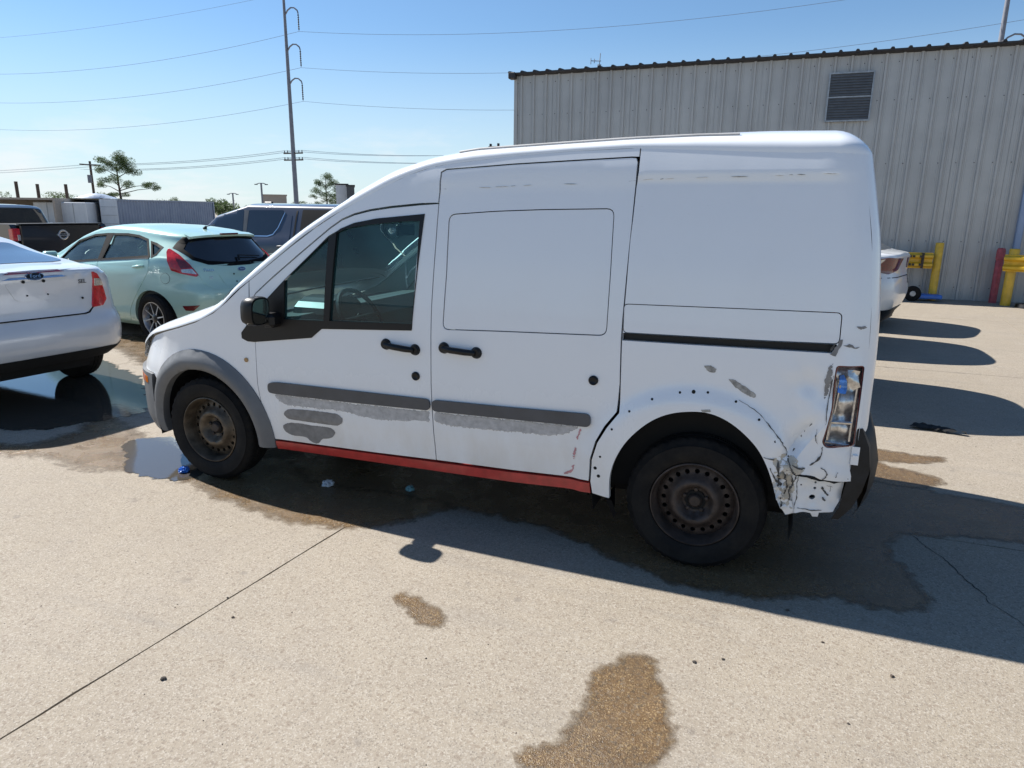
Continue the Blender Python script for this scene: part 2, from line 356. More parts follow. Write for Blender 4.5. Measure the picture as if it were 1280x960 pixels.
def patch(name,outline,holes,fn,mat,parent,res=.05,gap=.0,depth=(0,-1,0),thick=.02,lip=.003,smooth=40,flip=False,edge=False,**props):
    """a panel: fn(a,b)->Vector surface point; skirt goes along -depth (inwards)"""
    if area(outline)<0: outline=outline[::-1]
    if gap: outline=inset(outline,gap)
    hs=[]
    for h in holes:
        if area(h)<0: h=h[::-1]
        hs.append(inset(h,-gap) if gap else h)
    P,F,loops=cdt(outline,hs,res)
    V=[Vector(fn(a,b)) for a,b in P]; D=Vector(depth)
    F=[f if not flip else f[::-1] for f in F]
    nV=len(V)
    if thick:
        for k,l in enumerate(loops):
            a0=len(V); n=len(l)
            V+=[V[i]-D*lip for i in l]; V+=[V[i]-D*thick for i in l]
            for i in range(n):
                j=(i+1)%n
                q=[(l[i],l[j],a0+j,a0+i),(a0+i,a0+j,a0+n+j,a0+n+i)]
                if k>0: pass
                F+= [x[::-1] if flip==False else x for x in q]
    me=mesh(name,V,F,smooth)
    bm=bmesh.new(); bm.from_mesh(me); bmesh.ops.recalc_face_normals(bm,faces=bm.faces)
    # make outward = +D on the face sheet
    s=sum((f.normal.dot(D)*f.calc_area()) for f in bm.faces)
    if s<0: bmesh.ops.reverse_faces(bm,faces=bm.faces)
    bm.to_mesh(me); bm.free(); me.shade_smooth(); me.set_sharp_from_angle(angle=math.radians(smooth))
    if edge:
        at=me.attributes.new('edge','FLOAT','POINT')
        Lp=subdiv(outline,edge*.3 if edge>.05 else .05)
        for i,(a,b) in enumerate(P):
            d=min(math.hypot(a-q[0],b-q[1]) for q in Lp); at.data[i].value=min(1,d/edge)
    return link(name,me,mat,parent,**props)
def boolean(me,cutters):
    o=bpy.data.objects.new('tmp',me); COL.objects.link(o); cs=[]
    for c in cutters:
        co=bpy.data.objects.new('tmpc',c); COL.objects.link(co); cs.append(co)
        m=o.modifiers.new('b','BOOLEAN'); m.operation='DIFFERENCE'; m.solver='EXACT'; m.object=co
    bpy.context.view_layer.update()
    dg=bpy.context.evaluated_depsgraph_get(); res=bpy.data.meshes.new_from_object(o.evaluated_get(dg))
    for q in [o]+cs: bpy.data.objects.remove(q)
    return res
def text(name,s,size,mat,parent,mw,extr=.001,bold=0,**p):
    c=bpy.data.curves.new(name,'FONT'); c.body=s; c.size=size; c.extrude=extr; c.align_x='CENTER'; c.align_y='CENTER'; c.offset=bold; c.resolution_u=3
    t=bpy.data.objects.new('t',c); COL.objects.link(t); bpy.context.view_layer.update()
    me=bpy.data.meshes.new_from_object(t.evaluated_get(bpy.context.evaluated_depsgraph_get())); bpy.data.objects.remove(t)
    me.transform(mw); me.name=name
    return link(name,me,mat,parent,**p)
def lerp1(x, P):
    if x<=P[0][0]: return P[0][1]
    for (a,b),(c,d) in zip(P,P[1:]):
        if x<=c:
            return b+(d-b)*(x-a)/(c-a)
    return P[-1][1]
def sm1(x,P,h=.03):
    return (lerp1(x-h,P)+lerp1(x-h*.5,P)+lerp1(x,P)+lerp1(x+h*.5,P)+lerp1(x+h,P))/5
def ss(a,b,x):
    t=min(1,max(0,(x-a)/(b-a))); return t*t*(3-2*t)
ZC=[(-2.34,.60),(-2.25,.68),(-2.15,.75),(-2.0,.83),(-1.87,.885),(-1.6,.955),(-1.4,1.015),(-1.25,1.09),(-1.12,1.20),(-1.0,1.275),(-.9,1.345),(-.67,1.505),(-.5,1.608),(-.35,1.685),(-.2,1.755),(-.05,1.82),(.08,1.855),(.2,1.872),(.5,1.90),(.8,1.917),(1.1,1.925),(1.44,1.912),(1.76,1.897),(2.1,1.885)]
ZS=[(-2.34,.66),(-2.25,.765),(-2.15,.84),(-2.0,.905),(-1.87,.95),(-1.6,1.035),(-1.4,1.10),(-1.3,1.145),(-1.25,1.18),(-1.081,1.29),(-.9,1.412),(-.672,1.563),(-.51,1.66),(-.354,1.755),(-.157,1.85),(.052,1.907),(.294,1.941),(.705,1.958),(1.08,1.972),(1.43,1.979),(1.75,1.978),(2.1,1.97)]
TZ=[(.15,.07),(.26,.045),(.45,.018),(.65,.003),(.8,0),(1.05,0),(1.2,.010),(1.4,.03),(1.6,.058),(1.8,.092),(1.93,.125),(2.02,.15)]
PF=[(-2.36,.90),(-2.33,.80),(-2.30,.66),(-2.26,.54),(-2.2,.42),(-2.1,.275),(-2.0,.185),(-1.9,.12),(-1.75,.06),(-1.6,.028),(-1.4,.006),(-1.15,0),(0,0)]
LR=[(.3,0.0),(.7,0.0),(1.1,.005),(1.25,.012),(1.55,.042),(1.75,.08),(1.9,.11),(2.02,.13)]
XR=2.145; RR=.13; W0=.9
GZ=[(.2,1.775),(1.1,1.80),(1.9,1.80)]   # gutter ledge height
def zc(x): return sm1(x,ZC)
def zs(x): return sm1(x,ZS)
def lean_r(z): return sm1(z,LR,.05)
def lean_f(z): return .09*ss(.86,.60,z)*ss(.15,.35,z)
def rinset(x0):
    a=x0-(XR-RR)
    if a<=0: return 0
    a=min(a,RR); return RR-math.sqrt(max(RR*RR-a*a,0))
def yside(x,z):
    """distance of the left skin from the outermost side plane"""
    x0=x+lean_r(z)*ss(.6,1.9,x)
    y=sm1(x-0+lean_f(z),PF,.02) if x<-1.0 else 0
    y+=sm1(z,TZ,.05)*ss(-2.4,-1.2,x)+rinset(x0)
    if x>-.1 and z>1.5:
        g=lerp1(x,GZ); y+=-.010*ss(g-.012,g+.004,z)*ss(-.1,.15,x)*ss(2.05,1.85,x)
    # rear arch flare
    r=math.hypot(x-1.44,z-.32)
    if z>.2: y-=.028*ss(.60,.50,r)*ss(2.0,1.8,x)
    # lower feature swage
    y+=.007*ss(.50,.46,z)*ss(-1.0,-.9,x)*ss(1.05,.95,x)
    return y
# ---------------------------------------------------------------- ground
lot=link('ground',mesh('ground',[(-1200,-1200,-.05),(1200,-1200,-.05),(1200,1200,-.05),(-1200,1200,-.05)],[(0,1,2,3)]),M_soil,kind='structure')
SW,SD,sk=4.7,4.62,.076
def gz(x,y):
    return 0.0
def slab(i,j):
    rr=random.Random(i*31+j*7+5); g=.0045; n=16; V=[];F=[]
    X0=-.295+i*SW; Y0=.86+j*SD
    def P(u,v,du=0,dv=0):
        y=Y0+g+(SD-2*g)*v+dv; x=X0+g+(SW-2*g)*u+y*sk+du; return (x,y,gz(x,y))
    J=lambda: rr.uniform(-.0016,.0016)+(rr.uniform(-.004,.004) if rr.random()<.1 else 0)
    m=40
    bot=[P(k/m,0,0,J()) for k in range(m+1)]; top=[P(k/m,1,0,J()) for k in range(m+1)]
    lef=[P(0,k/m,J(),0) for k in range(1,m)]; rig=[P(1,k/m,J(),0) for k in range(1,m)]
    V=bot+top+lef+rig; T0=m+1; L0=2*(m+1); R0=L0+m-1
    for k in range(m):
        if k==0: F.append((0,1,T0+1,T0)+tuple(L0+q for q in range(m-2,-1,-1)))
        elif k==m-1: F.append((k,k+1)+tuple(R0+q for q in range(m-1))+(T0+m,T0+k))
        else: F.append((k,k+1,T0+k+1,T0+k))
    ring=list(range(m+1))+[R0+q for q in range(m-1)]+[T0+q for q in range(m,-1,-1)]+[L0+q for q in range(m-2,-1,-1)]
    k0=len(V); V=V+[(V[r][0],V[r][1],V[r][2]-.05) for r in ring]; r_=len(ring)
    F+=[(ring[q],k0+q,k0+(q+1)%r_,ring[(q+1)%r_]) for q in range(r_)]
    me=mesh('concrete_slab',V,F); me.materials.append(M_conc); return me
for i in range(-9,6):
    for j in range(-3,9): link('concrete_slab',slab(i,j),None,lot)
# the lot goes on as one sheet past the slabs that can be told apart
def sheet(name,x0,y0,x1,y1,z,mat,**p): return link(name,mesh(name,[(x0,y0,z),(x1,y0,z),(x1,y1,z),(x0,y1,z)],[(0,1,2,3)]),mat,**p)
sheet('lot_pavement',-260,-160,240,200,-.012,M_conc,kind='structure')
def ground_patch(name,pts,mat,z,edge,res=.06,jit=.03,seed=1,grow=0,**p):
    rr=random.Random(seed); pts=pts if area(pts)>0 else pts[::-1]; pts=rounded(subdiv(inset(pts,-grow) if grow else pts,.25),.1,2)
    pts=[(x+rr.uniform(-jit,jit),y+rr.uniform(-jit,jit)) for x,y in pts]
    return patch(name,pts,[],lambda a,b:(a,b,gz(a,b)+z),mat,None,res=res,thick=0,depth=(0,0,1),edge=edge,**p)
# ---------------------------------------------------------------- metal building
bx0,bx1,by,bz=-4.53,5.86,13.24,4.72
bld=empty('metal_building',(bx0,by,0)); T(bld,'long grey ribbed metal warehouse with one louvred vent behind the white van','building')
bld_o=Vector((bx0,by,0))
def ribsheet(w,h,n,rib=.032,z0=0):
    """ribbed sheet facing -Y, origin at lower left"""
    V=[];F=[];p=w/n; xs=[(0,0)]
    for i in range(n):
        c=(i+.5)*p
        xs+=[(c-p*.30,-.0),(c-p*.285,-.005),(c-p*.20,-.005),(c-p*.185,0),(c-.034,0),(c-.018,-rib),(c+.018,-rib),(c+.034,0),(c+p*.185,0),(c+p*.20,-.005),(c+p*.285,-.005),(c+p*.30,0)]
    xs+=[(w,0)]
    for x,y in xs: V+=[(x,y,z0),(x,y,h)]
    F=[(2*i,2*i+2,2*i+3,2*i+1) for i in range(len(xs)-1)]
    return mesh('wall_panel',V,F)
shm=ribsheet(.908,bz,3); shm.materials.append(M_wall)
x=bx0;k=0
while x<bx1+6:
    if x>=bx1: break
    o=link('wall_panel',shm,None,bld); o.location=(x-bx0,(.0 if k%2 else -.004),0); x+=.914;k+=1
# screws along the girts
sc=MB()
for z in (1.15,2.65,3.85,.25,4.55):
    for i in range(int((bx1-bx0)/.305)):
        xx=i*.305+.06; sc.box((xx-.008,-.014,z-.008),(xx+.008,-.001,z+.008))
sc.out('screw_heads',M_roofm,bld,kind='stuff')
b=MB(); b.box((0,.02,0),(bx1-bx0,14,bz-.02)); b.out('wall_core',M_wall,bld)
b=MB(); b.box((-.03,-.035,0),(.05,.3,bz)); b.out('corner_trim',M_wall,bld)
# blue-grey bay to the right with a downspout
shb=ribsheet(3.2,bz,10); shb.materials.append(M_wallb); o=link('blue_wall_panel',shb,None,bld); o.location=(bx1-bx0+.12,.05,0)
b=MB(); b.box((bx1-bx0+.12,.07,0),(bx1-bx0+6,14,bz-.02)); b.out('blue_wall_core',M_wallb,bld)
b=MB(); b.box((bx1-bx0,-.10,.05),(bx1-bx0+.11,.03,bz),bev=.012); b.out('downspout',M_wallb,bld)
# roof edge
rf=MB(); rf.add([(-.12,-.16,bz+.012),(bx1-bx0+6,-.16,bz+.012),(bx1-bx0+6,-.16,bz+.042),(-.12,-.16,bz+.042),(-.12,14,bz+1.2),(bx1-bx0+6,14,bz+1.2),(-.12,.0,bz-.02),(bx1-bx0+6,.0,bz-.02)],[(0,1,2,3),(3,2,5,4),(0,6,7,1)])
rof=rf.out('roof',M_roofm,bld)
rb=MB()
for i in range(int((bx1-bx0+6)/.305)+1):
    x=-.1+i*.305
    rb.add([(x-.04,-.175,bz+.04),(x+.04,-.175,bz+.04),(x+.02,-.175,bz+.075),(x-.02,-.175,bz+.075),(x-.04,6,bz+.55),(x+.04,6,bz+.55),(x+.02,6,bz+.585),(x-.02,6,bz+.585)],[(0,1,2,3),(0,3,7,4),(1,5,6,2),(3,2,6,7)])
rb.out('roof_ribs',M_roofm,rof,kind='stuff')
b=MB(); b.box((-.13,-.19,bz-.09),(.04,.02,bz+.055),bev=.02); b.out('gutter_end',M_roofm,bld)
# louvre
lv=empty('vent',(2.26-bx0,-.05,3.5)); lv.parent=bld
w,h=.77,.87; b=MB()
b.box((-.03,-.03,-.03),(w+.03,.0,.0)); b.box((-.03,-.03,h),(w+.03,.0,h+.03)); b.box((-.03,-.028,0),(0,.0,h)); b.box((w,-.028,0),(w+.03,.0,h)); b.box((0,-.026,h*.5-.012),(w,-.002,h*.5+.012))
b.out('vent_frame',M_galv,lv)
b=MB(); b.box((0,.005,0),(w,.02,h)); b.out('vent_back',M_dark,lv)
sl=MB(); sl.add([(0,-.028,0),(w,-.028,0),(w,0.004,.052),(0,0.004,.052),(0,-.028,-.006),(w,-.028,-.006)],[(0,1,2,3),(4,5,1,0)]); sme=mesh('slat',sl.V,sl.F); sme.materials.append(M_trim)
for i in range(17):
    o=link('slat',sme,None,lv); o.location=(0,.0,.012+i*.0505)
for o in (bld,): pass
# roof vent pipe with antenna, on the roof
v=empty('roof_antenna',(-3.05,15.2,bz+.15)); T(v,'small vent pipe with a thin antenna on the warehouse roof near its left corner','antenna')
MB().tube([(0,0,0),(0,0,.36)],.05,8).out('pipe',M_galv,v)
MB().tube([(.0,0,.3),(.02,0,.62)],.012,5).tube([(-.22,0,.46),(.04,0,.44)],.010,5).tube([(-.22,0,.38),(-.22,0,.52)],.01,5).tube([(-.13,0,.40),(-.13,0,.5)],.01,5).out('antenna_rods',M_galv,v)
# ---------------------------------------------------------------- guard rails, bollards
def wbeam(L_,n=1):
    """W-beam running along +X, facing -Y, centred on z=0"""
    prof=[(-.02,-.155),(-.02,-.135),(-.085,-.105),(-.085,-.065),(-.02,-.03),(-.02,.03),(-.085,.065),(-.085,.105),(-.02,.135),(-.02,.155)]
    V=[];F=[]
    for x in (0,L_):
        V+=[(x,y,z) for y,z in prof]+[(x,y+.006,z) for y,z in prof]
    m=len(prof)
    for i in range(m-1): F+=[(i,i+1,2*m+i+1,2*m+i),(m+i+1,m+i,3*m+i,3*m+i+1)]
    for k in (0,2*m): F+=[tuple([k+i for i in range(m)]+[k+m+i for i in range(m)][::-1])]
    F+=[(0,2*m,3*m,m),(m-1,2*m-1,4*m-1,3*m-1)]
    return V,F
def post(r,h,mat,parent,name='post',x=0,y=0): return MB().lathe([(0,0),(r,0),(r,h-.015),(r*.85,h),(0,h+.004)],(x,y,0),'Z',16).out(name,mat,parent,40)
g=empty('guard_rail',(4.58,12.95,0)); T(g,'yellow steel guard rail with a single tall post ending behind the white crossover','guard rail')
post(.075,1.13,M_yel,g)
V,F=wbeam(1.9); b=MB(); b.add([(x-2.0,y-.07,z+.78) for x,y,z in V],F); b.out('beam',M_yel,g,30)
b=MB()
for x in (-.62,-.5,-.44,-.32):
    for z in (.70,.86): b.box((x-.02,-.175,z-.022),(x+.02,-.09,z+.022))
b.box((-.66,-.165,.63),(-.62,-.06,.93)); b.box((-.30,-.165,.63),(-.26,-.06,.93)); b.out('splice_bolts',M_rust,g)
g2=empty('guard_rail',(5.75,12.6,0)); T(g2,'bright yellow guard rail leading off the right edge of the lot beside the blue-grey wall','guard rail')
post(.085,1.06,M_yel,g2)
b=MB(); V,F=wbeam(3.2); b.add([(x-.12,y-.09,z+.80) for x,y,z in V],F); b2=b.out('beam',M_yel,g2,30); b2.rotation_euler=(0,0,math.radians(-22))
post(.07,1.0,M_yel,g2,'post',2.7,-1.1)
bo=empty('bollard',(5.63,12.98,0)); T(bo,'slim faded red bollard against the warehouse wall beside the yellow rail','bollard')
post(.065,.84,M_redp,bo,'bollard_pipe'); MB().lathe([(.075,.84),(.075,1.0),(.06,1.05),(0,1.06)],(0,0,0),'Z',16).out('bollard_cap',M_redp,bo,40)
sg=empty('sign_base',(6.08,12.35,0)); T(sg,'white pole on a low dark base under the right yellow rail','pole')
MB().lathe([(0,.09),(.05,.09),(.22,.07),(.24,.0),(0,0)],(0,0,0),'Z',20).out('base',M_black,sg,40); MB().tube([(0,0,.08),(.03,0,.78)],.035,10).out('pole',M_contw,sg,40)
# floor dolly
dl=empty('floor_dolly',(4.15,12.75,0)); T(dl,'low blue floor dolly with a dark wheel behind the white crossover','dolly')
MB().box((0,-.16,.05),(.55,.14,.13),bev=.015).out('deck',M_bluepl,dl)
for xx in (.02,):
    wh=MB().lathe([(0,-.03),(.05,-.03),(.06,-.04),(.13,-.04),(.15,-.02),(.15,.02),(.13,.04),(0,.04)],(xx,-.2,.15),'Y',24).out('wheel',M_rub,dl,40)
    MB().lathe([(0,-.045),(.05,-.043),(.06,-.03)],(xx,-.2,.15),'Y',16).out('hub',M_galv,wh,40)
# ================================================================ the white van
van=empty('white_van',(0,.9,0)); T(van,'white high-roof cargo van with a crumpled rear corner, scraped doors and a red sill','van')
INV=Matrix.Translation((0,-.9,0)); VP=[]
def vp(o,mirror=True):
    if o.parent==van: o.matrix_parent_inverse=INV
    VP.append((o,mirror)); return o
def vs(x,z,off=0): return Vector((x,yside(x,z)-off,z))
def vpanel(name,pts,holes=(),mat=None,off=0,res=.05,gap=.0025,thick=.03,mirror=True,fn=None,parent=None,**k):
    o=patch(name,pts,list(holes),fn or (lambda a,b:vs(a,b,off)),mat or M_white,parent or van,res=res,gap=gap,thick=thick,**k)
    if parent is None: vp(o,mirror)
    return o
def arc(cx,cz,r,a0,a1,n,sx=1): return [(cx+sx*r*math.cos(math.radians(a0+(a1-a0)*i/n)),cz+r*math.sin(math.radians(a0+(a1-a0)*i/n))) for i in range(n+1)]
win_frame=[(.056,1.632),(-.22,1.606),(-.352,1.582),(-.433,1.552),(-.495,1.512),(-.642,1.396),(-.79,1.272),(-.905,1.168),(-.99,1.088),(-1.065,1.0),(-1.10,.962),(-1.10,.93),(-1.06,.915),(-1.01,.915),(-.62,.968),(-.55,1.022),(-.0,1.052)]
P_door=[(0.13,1.682),(0.026,1.675),(-0.138,1.66),(-0.261,1.643),(-0.354,1.622),(-0.428,1.595),(-0.503,1.549),(-0.642,1.448),(-0.874,1.277),(-0.99,1.185),(-1.035,1.12),(-1.025,1.04),(-1.007,0.958),(-1.019,0.667),(-1.009,0.547),(-0.984,0.425),(-0.953,0.331),(-0.639,0.335),(-0.266,0.341),(0.109,0.352),(0.109,0.563),(0.106,0.781),(0.112,1.173),(0.124,1.468)]
P_slid=[(0.139,1.83),(0.165,1.843),(0.341,1.853),(0.504,1.863),(0.814,1.876),(1.069,1.886),(1.09,1.884),(1.098,1.864),(1.094,1.6),(1.088,1.355),(1.084,1.176),(1.083,1.085),(1.088,0.88),(1.082,0.745),(1.029,0.671),(0.988,0.59),(0.964,0.497),(0.957,0.376),(0.544,0.36),(0.109,0.352),(0.109,0.563),(0.106,0.781),(0.112,1.173),(0.124,1.468),(0.13,1.70)]
P_plug=rounded([(0.19,1.63),(0.436,1.648),(0.677,1.658),(1.008,1.665),(1.013,1.387),(1.012,1.10),(0.712,1.09),(0.466,1.082),(0.176,1.07),(0.19,1.354)],.035)
qglass=[(-0.507,1.504),(-0.641,1.392),(-0.788,1.272),(-0.798,1.058),(-0.535,1.067)]
wglass=[(-0.458,1.53),(-0.395,1.555),(-0.27,1.574),(-0.083,1.592),(0.03,1.598),(0.024,1.348),(0.002,1.086),(-0.499,1.069)]
hole_door=[(.03,1.60),(-.27,1.58),(-.45,1.54),(-.51,1.51),(-.79,1.265),(-.86,1.20),(-.86,1.03),(-.52,1.04),(0.0,1.06)]
# --- side skin
door=vpanel('front_door',P_door,[hole_door])
slid=vpanel('sliding_door',P_slid,[P_plug],off=-.001)
vpanel('door_plug_panel',P_plug,off=-.004,parent=slid,thick=.01,gap=.002)
def crom2(P,n):
    P=[Vector(p) for p in P]; o=[]
    for i in range(len(P)-1):
        a=P[max(i-1,0)];b=P[i];c=P[i+1];d=P[min(i+2,len(P)-1)]
        for k in range(n):
            t=k/n; o.append(.5*((2*b)+(c-a)*t+(2*a-5*b+4*c-d)*t*t+(-a+3*b-3*c+d)*t**3))
    o.append(P[-1]); return o
def zcl(x,d=.004): return (x,zc(x)-d)
# strip above the doors up to the roof crease
P_head=[(-1.029,1.135),(-.99,1.192),(-.874,1.284),(-.642,1.455),(-.503,1.556),(-.428,1.602),(-.354,1.63),(-.261,1.651),(-.138,1.668),(.026,1.683),(.126,1.686),(.134,1.832),(.163,1.8455),(.341,1.8555),(.504,1.8655),(.814,1.8785),(1.069,1.8885),(1.102,1.8875)]
P_head=P_head+[(x,zc(x)+.001) for x in (1.102,.8,.5,.2,.08,-.05,-.15,-.25,-.35)]+[(x,zc(x)+.001) for x in (-.45,-.6,-.75,-.9,-1.0,-1.029)]
vpanel('side_header',P_head,gap=.001)
# front wing
A0=(-1.456,.325)
fl_out=arc(A0[0],A0[1]+.005,.505,176,0,22); fl_in=arc(A0[0],A0[1],.385,196,-8,24)
wing=[(-1.007,.93),(-1.007,.958),(-1.03,1.05),(-1.041,1.12),(-1.036,1.145),(-1.033,zc(-1.033)+.0025)]+[(x,zc(x)-.003) for x in (-1.1,-1.2,-1.3,-1.45,-1.6,-1.75,-1.9,-2.0,-2.08,-2.15,-2.2)]
wing+=[(-2.23,.66),(-2.1,.625),(-1.93,.63),(-1.89,.60)]+arc(A0[0],A0[1],.46,140,14,16)+[(-1.009,.547),(-1.019,.667)]
vpanel('front_wing',wing,res=.045)
# rear quarter
P_rail=rounded([(1.085,1.248),(1.697,1.258),(1.98,1.262),(1.983,1.137),(1.709,1.129),(1.09,1.120)],.02)
P_slot=[(1.09,1.1165),(1.379,1.121),(1.71,1.1275),(1.972,1.132),(1.976,1.122),(1.958,1.098),(1.712,1.094),(1.381,1.089),(1.087,1.086)]
P_arch0=[(1.063,.30),(1.063,.413),(1.088,.515),(1.143,.618),(1.227,.709),(1.311,.762),(1.40,.787),(1.485,.792),(1.56,.772),(1.633,.728),(1.705,.66),(1.753,.582),(1.786,.501)]
P_arch=[(q.x,q.y) for q in crom2(P_arch0,4)]
P_lamp=rounded([(1.985,1.048),(2.10,1.055),(2.10,.70),(1.983,.685),(1.962,.71),(1.985,.86),(1.98,1.0)],.015)
x1=2.104
def xe(z): return x1-lean_r(z)+.0027
quar=[(1.104,zc(1.104)+.0027),(1.104,1.822),(1.098,1.761),(1.095,1.634),(1.09,1.53),(1.089,1.355),(1.086,1.17),(1.085,1.082),(1.087,.993),(1.092,.745),(1.038,.668),(.995,.587),(.97,.495),(.963,.376),(.973,.312)]+P_arch+[(1.80,.54),(1.841,.600),(1.868,.562),(1.976,.541),(xe(.5),.541)]
quar+=[(xe(.70)-.0,.68),(xe(.9),.9),(xe(1.1),1.1),(xe(1.3),1.3),(xe(1.5),1.5),(xe(1.7),1.7),(xe(1.85),1.85),(xe(zc(2.0)),zc(2.0)+.0027)]+[(x,zc(x)+.0027) for x in (1.9,1.7,1.5,1.3,1.15)]
P_lamp2=rounded([(1.985,1.045),(2.087,1.05),(2.09,.705),(1.983,.69),(1.966,.712),(1.987,.86),(1.983,1.0)],.012)
def crumple(x,z):
    """dents pushed into the damaged rear corner"""
    p=vs(x,z); k=ss(1.72,1.88,x)*ss(1.12,.95,z)*ss(.50,.6,z+.0)
    if k>0:
        from mathutils import noise
        n=noise.noise(Vector((x*9,z*6,.3)))*.5+noise.noise(Vector((x*21,z*15,1.7)))*.28+abs(noise.noise(Vector((x*5+z*4,z*3,4.1))))*-.9
        p.y+=k*(.040*n+.006)
        d=abs((x-1.87)*.86-(z-.70)*.5+0.0); p.y+=.034*ss(.045,.0,d)*ss(.58,.64,z)*ss(.86,.74,z)
    return p
qp=vpanel('rear_quarter_panel',quar,[P_rail,P_slot,P_lamp2],res=.026,mirror=False,fn=crumple,smooth=38)
vpanel('rear_quarter_panel',quar,[P_lamp2],res=.05,mirror='only')
vpanel('rail_cover',P_rail,mirror=False,gap=.0015,off=-.0015,parent=qp,thick=.01)
# slot recess
vpanel('door_rail',[(1.08,1.075),(1.08,1.13),(1.99,1.145),(1.98,1.085)],mat=M_black,off=-.035,mirror=False,gap=0)
# rear corner + tail end
def strip(name,rows,cols,fn,mat,smooth=50):
    V=[];F=[]
    for i in range(rows+1):
        for j in range(cols+1): V.append(fn(i/rows,j/cols))
    F=[(i*(cols+1)+j,i*(cols+1)+j+1,(i+1)*(cols+1)+j+1,(i+1)*(cols+1)+j) for i in range(rows) for j in range(cols)]
    me=mesh(name,V,F,smooth); bm=bmesh.new(); bm.from_mesh(me); bmesh.ops.recalc_face_normals(bm,faces=bm.faces); bm.to_mesh(me); bm.free()
    return link(name,me,mat,van)
def endpt(zz,t):
    # t 0..1 over left corner, flat, right corner
    a0=math.asin((x1-(XR-RR))/RR)
    tz=sm1(zz,TZ,.05); bow=0
    if t<.4: a=a0+(math.pi/2-a0)*(t/.4); x0=XR-RR+RR*math.sin(a); y=RR-RR*math.cos(a)+tz
    elif t>.6: a=a0+(math.pi/2-a0)*((1-t)/.4); x0=XR-RR+RR*math.sin(a); y=1.8-(RR-RR*math.cos(a)+tz)
    else: x0=XR; yl=RR+tz; y=yl+(1.8-2*yl)*(t-.4)/.2
    yy=abs(y-.9)/.9; x0+=.03*(1-yy*yy)*(1 if .4<t<.6 else 0)*0
    return Vector((x0-lean_r(zz),y,zz))
ztop=zc(2.0)+.001
o=strip('rear_doors',40,60,lambda a,b:endpt(.54+(ztop-.54)*a,b),M_white); vp(o,False)
# --- roof, pillars and bonnet: one lofted skin
def kk(x): return .90 if x<-1.3 else (.652 if x>-1.0 else .90+(.652-.90)*(x+1.3)/.3)
def topz(x): c=zc(x); return c+(zs(x)-c)/kk(x)
def roofpt(x0,th):
    """th 0..1 from left seam to right seam"""
    r=0
    c=zc(x0);Hh=topz(x0); r=rinset(x0)
    Hh=c+(Hh-c)*(1-r/RR)
    xs_=x0-lean_r(c)*ss(.6,1.9,x0)
    wc=.9-(yside(xs_,min(c,zc(xs_))))
    a=math.pi*th; n=3.0 if x0>-1.0 else (2.5 if x0<-1.3 else 2.5+.5*(x0+1.3)/.3)
    ca,sa=math.cos(a),abs(math.sin(a))
    w=wc*(1 if ca>=0 else -1)*abs(ca)**(2/n); z=c+(Hh-c)*sa**(2/n)
    bul=0
    if x0<-.3:                       # windscreen and nose bow forward in plan
        bul=.10*(1-(w/.9)**2)*ss(-.3,-.8,x0)
    return Vector((x0-lean_r(z)*ss(.6,1.9,x0)-bul,.9-w,z))
xsr=[-2.33,-2.32,-2.30,-2.27,-2.23,-2.18,-2.12]+[-2.05+i*.05 for i in range(80)]
xsr=[x for x in xsr if x<XR-RR-.01]+[XR-RR+RR*math.sin(i/8*math.pi/2) for i in range(9)]
ths=[0,.012,.03,.055,.085,.12,.16,.21,.27,.34,.42,.5]; ths=ths+[1-t for t in ths[:-1]][::-1]
def is_ws(xa,xb,ta,tb):
    xm=(xa+xb)/2; tm=(ta+tb)/2
    return -1.22<xm<-.42 and .10<tm<.90
def roofmesh(sel):
    V=[];F=[];m=len(ths)
    for x in xsr:
        for t in ths: V.append(roofpt(x,t))
    for i in range(len(xsr)-1):
        for j in range(m-1):
            if sel(xsr[i],xsr[i+1],ths[j],ths[j+1]): F.append((i*m+j,i*m+j+1,(i+1)*m+j+1,(i+1)*m+j))
    if sel(-2.33,-2.33,.5,.5): F.append(tuple(range(m)))
    bm=bmesh.new(); vv=[bm.verts.new(v) for v in V]
    for f in F:
        try: bm.faces.new([vv[i] for i in f])
        except ValueError: pass
    for v in list(bm.verts):
        if not v.link_faces: bm.verts.remove(v)
    bmesh.ops.recalc_face_normals(bm,faces=bm.faces); me=bpy.data.meshes.new('roof'); bm.to_mesh(me); bm.free()
    me.shade_smooth(); me.set_sharp_from_angle(angle=math.radians(45)); return me
vp(link('roof',roofmesh(lambda a,b,c,d: not is_ws(a,b,c,d) and (a+b)/2>-1.22),M_white,van),False)
vp(link('bonnet',roofmesh(lambda a,b,c,d: (a+b)/2<=-1.22),M_white,van),False)
vp(link('windscreen',roofmesh(is_ws),M_wglass,van),False)
b=MB(); b.add([tuple(roofpt(-1.24,t)) for t in ths]+[tuple(roofpt(-1.18,t)+Vector((0,0,.006))) for t in ths],[(i,i+1,len(ths)+i+1,len(ths)+i) for i in range(3,len(ths)-4)]); vp(b.out('cowl_grille',M_black,van),False)
M_strip=simple('pale_grey_rubber',(.42,.41,.40),.6)
# roof gutter strip and clips
b=MB()
for a_,c_ in ((.2,1.62),):
    P=[roofpt(x,.16)+Vector((0,0,.004)) for x in [a_+i*(c_-a_)/14 for i in range(15)]]; b.tube(P,.006,6)
vp(b.out('roof_gutter_strip',M_strip,van),True)
b=MB()
for x in (.36,.40,): 
    p=roofpt(x,.17); b.box((x-.004,p.y-.006,p.z),(x+.004,p.y+.006,p.z+.022))
b.box((.35,p.y-.006,p.z+.004),(.41,p.y+.006,p.z+.009)); vp(b.out('roof_clip',M_black,van),False)
M_chip=simple('old_cream_primer',(.55,.52,.47),.6,var=.2,vs=60)
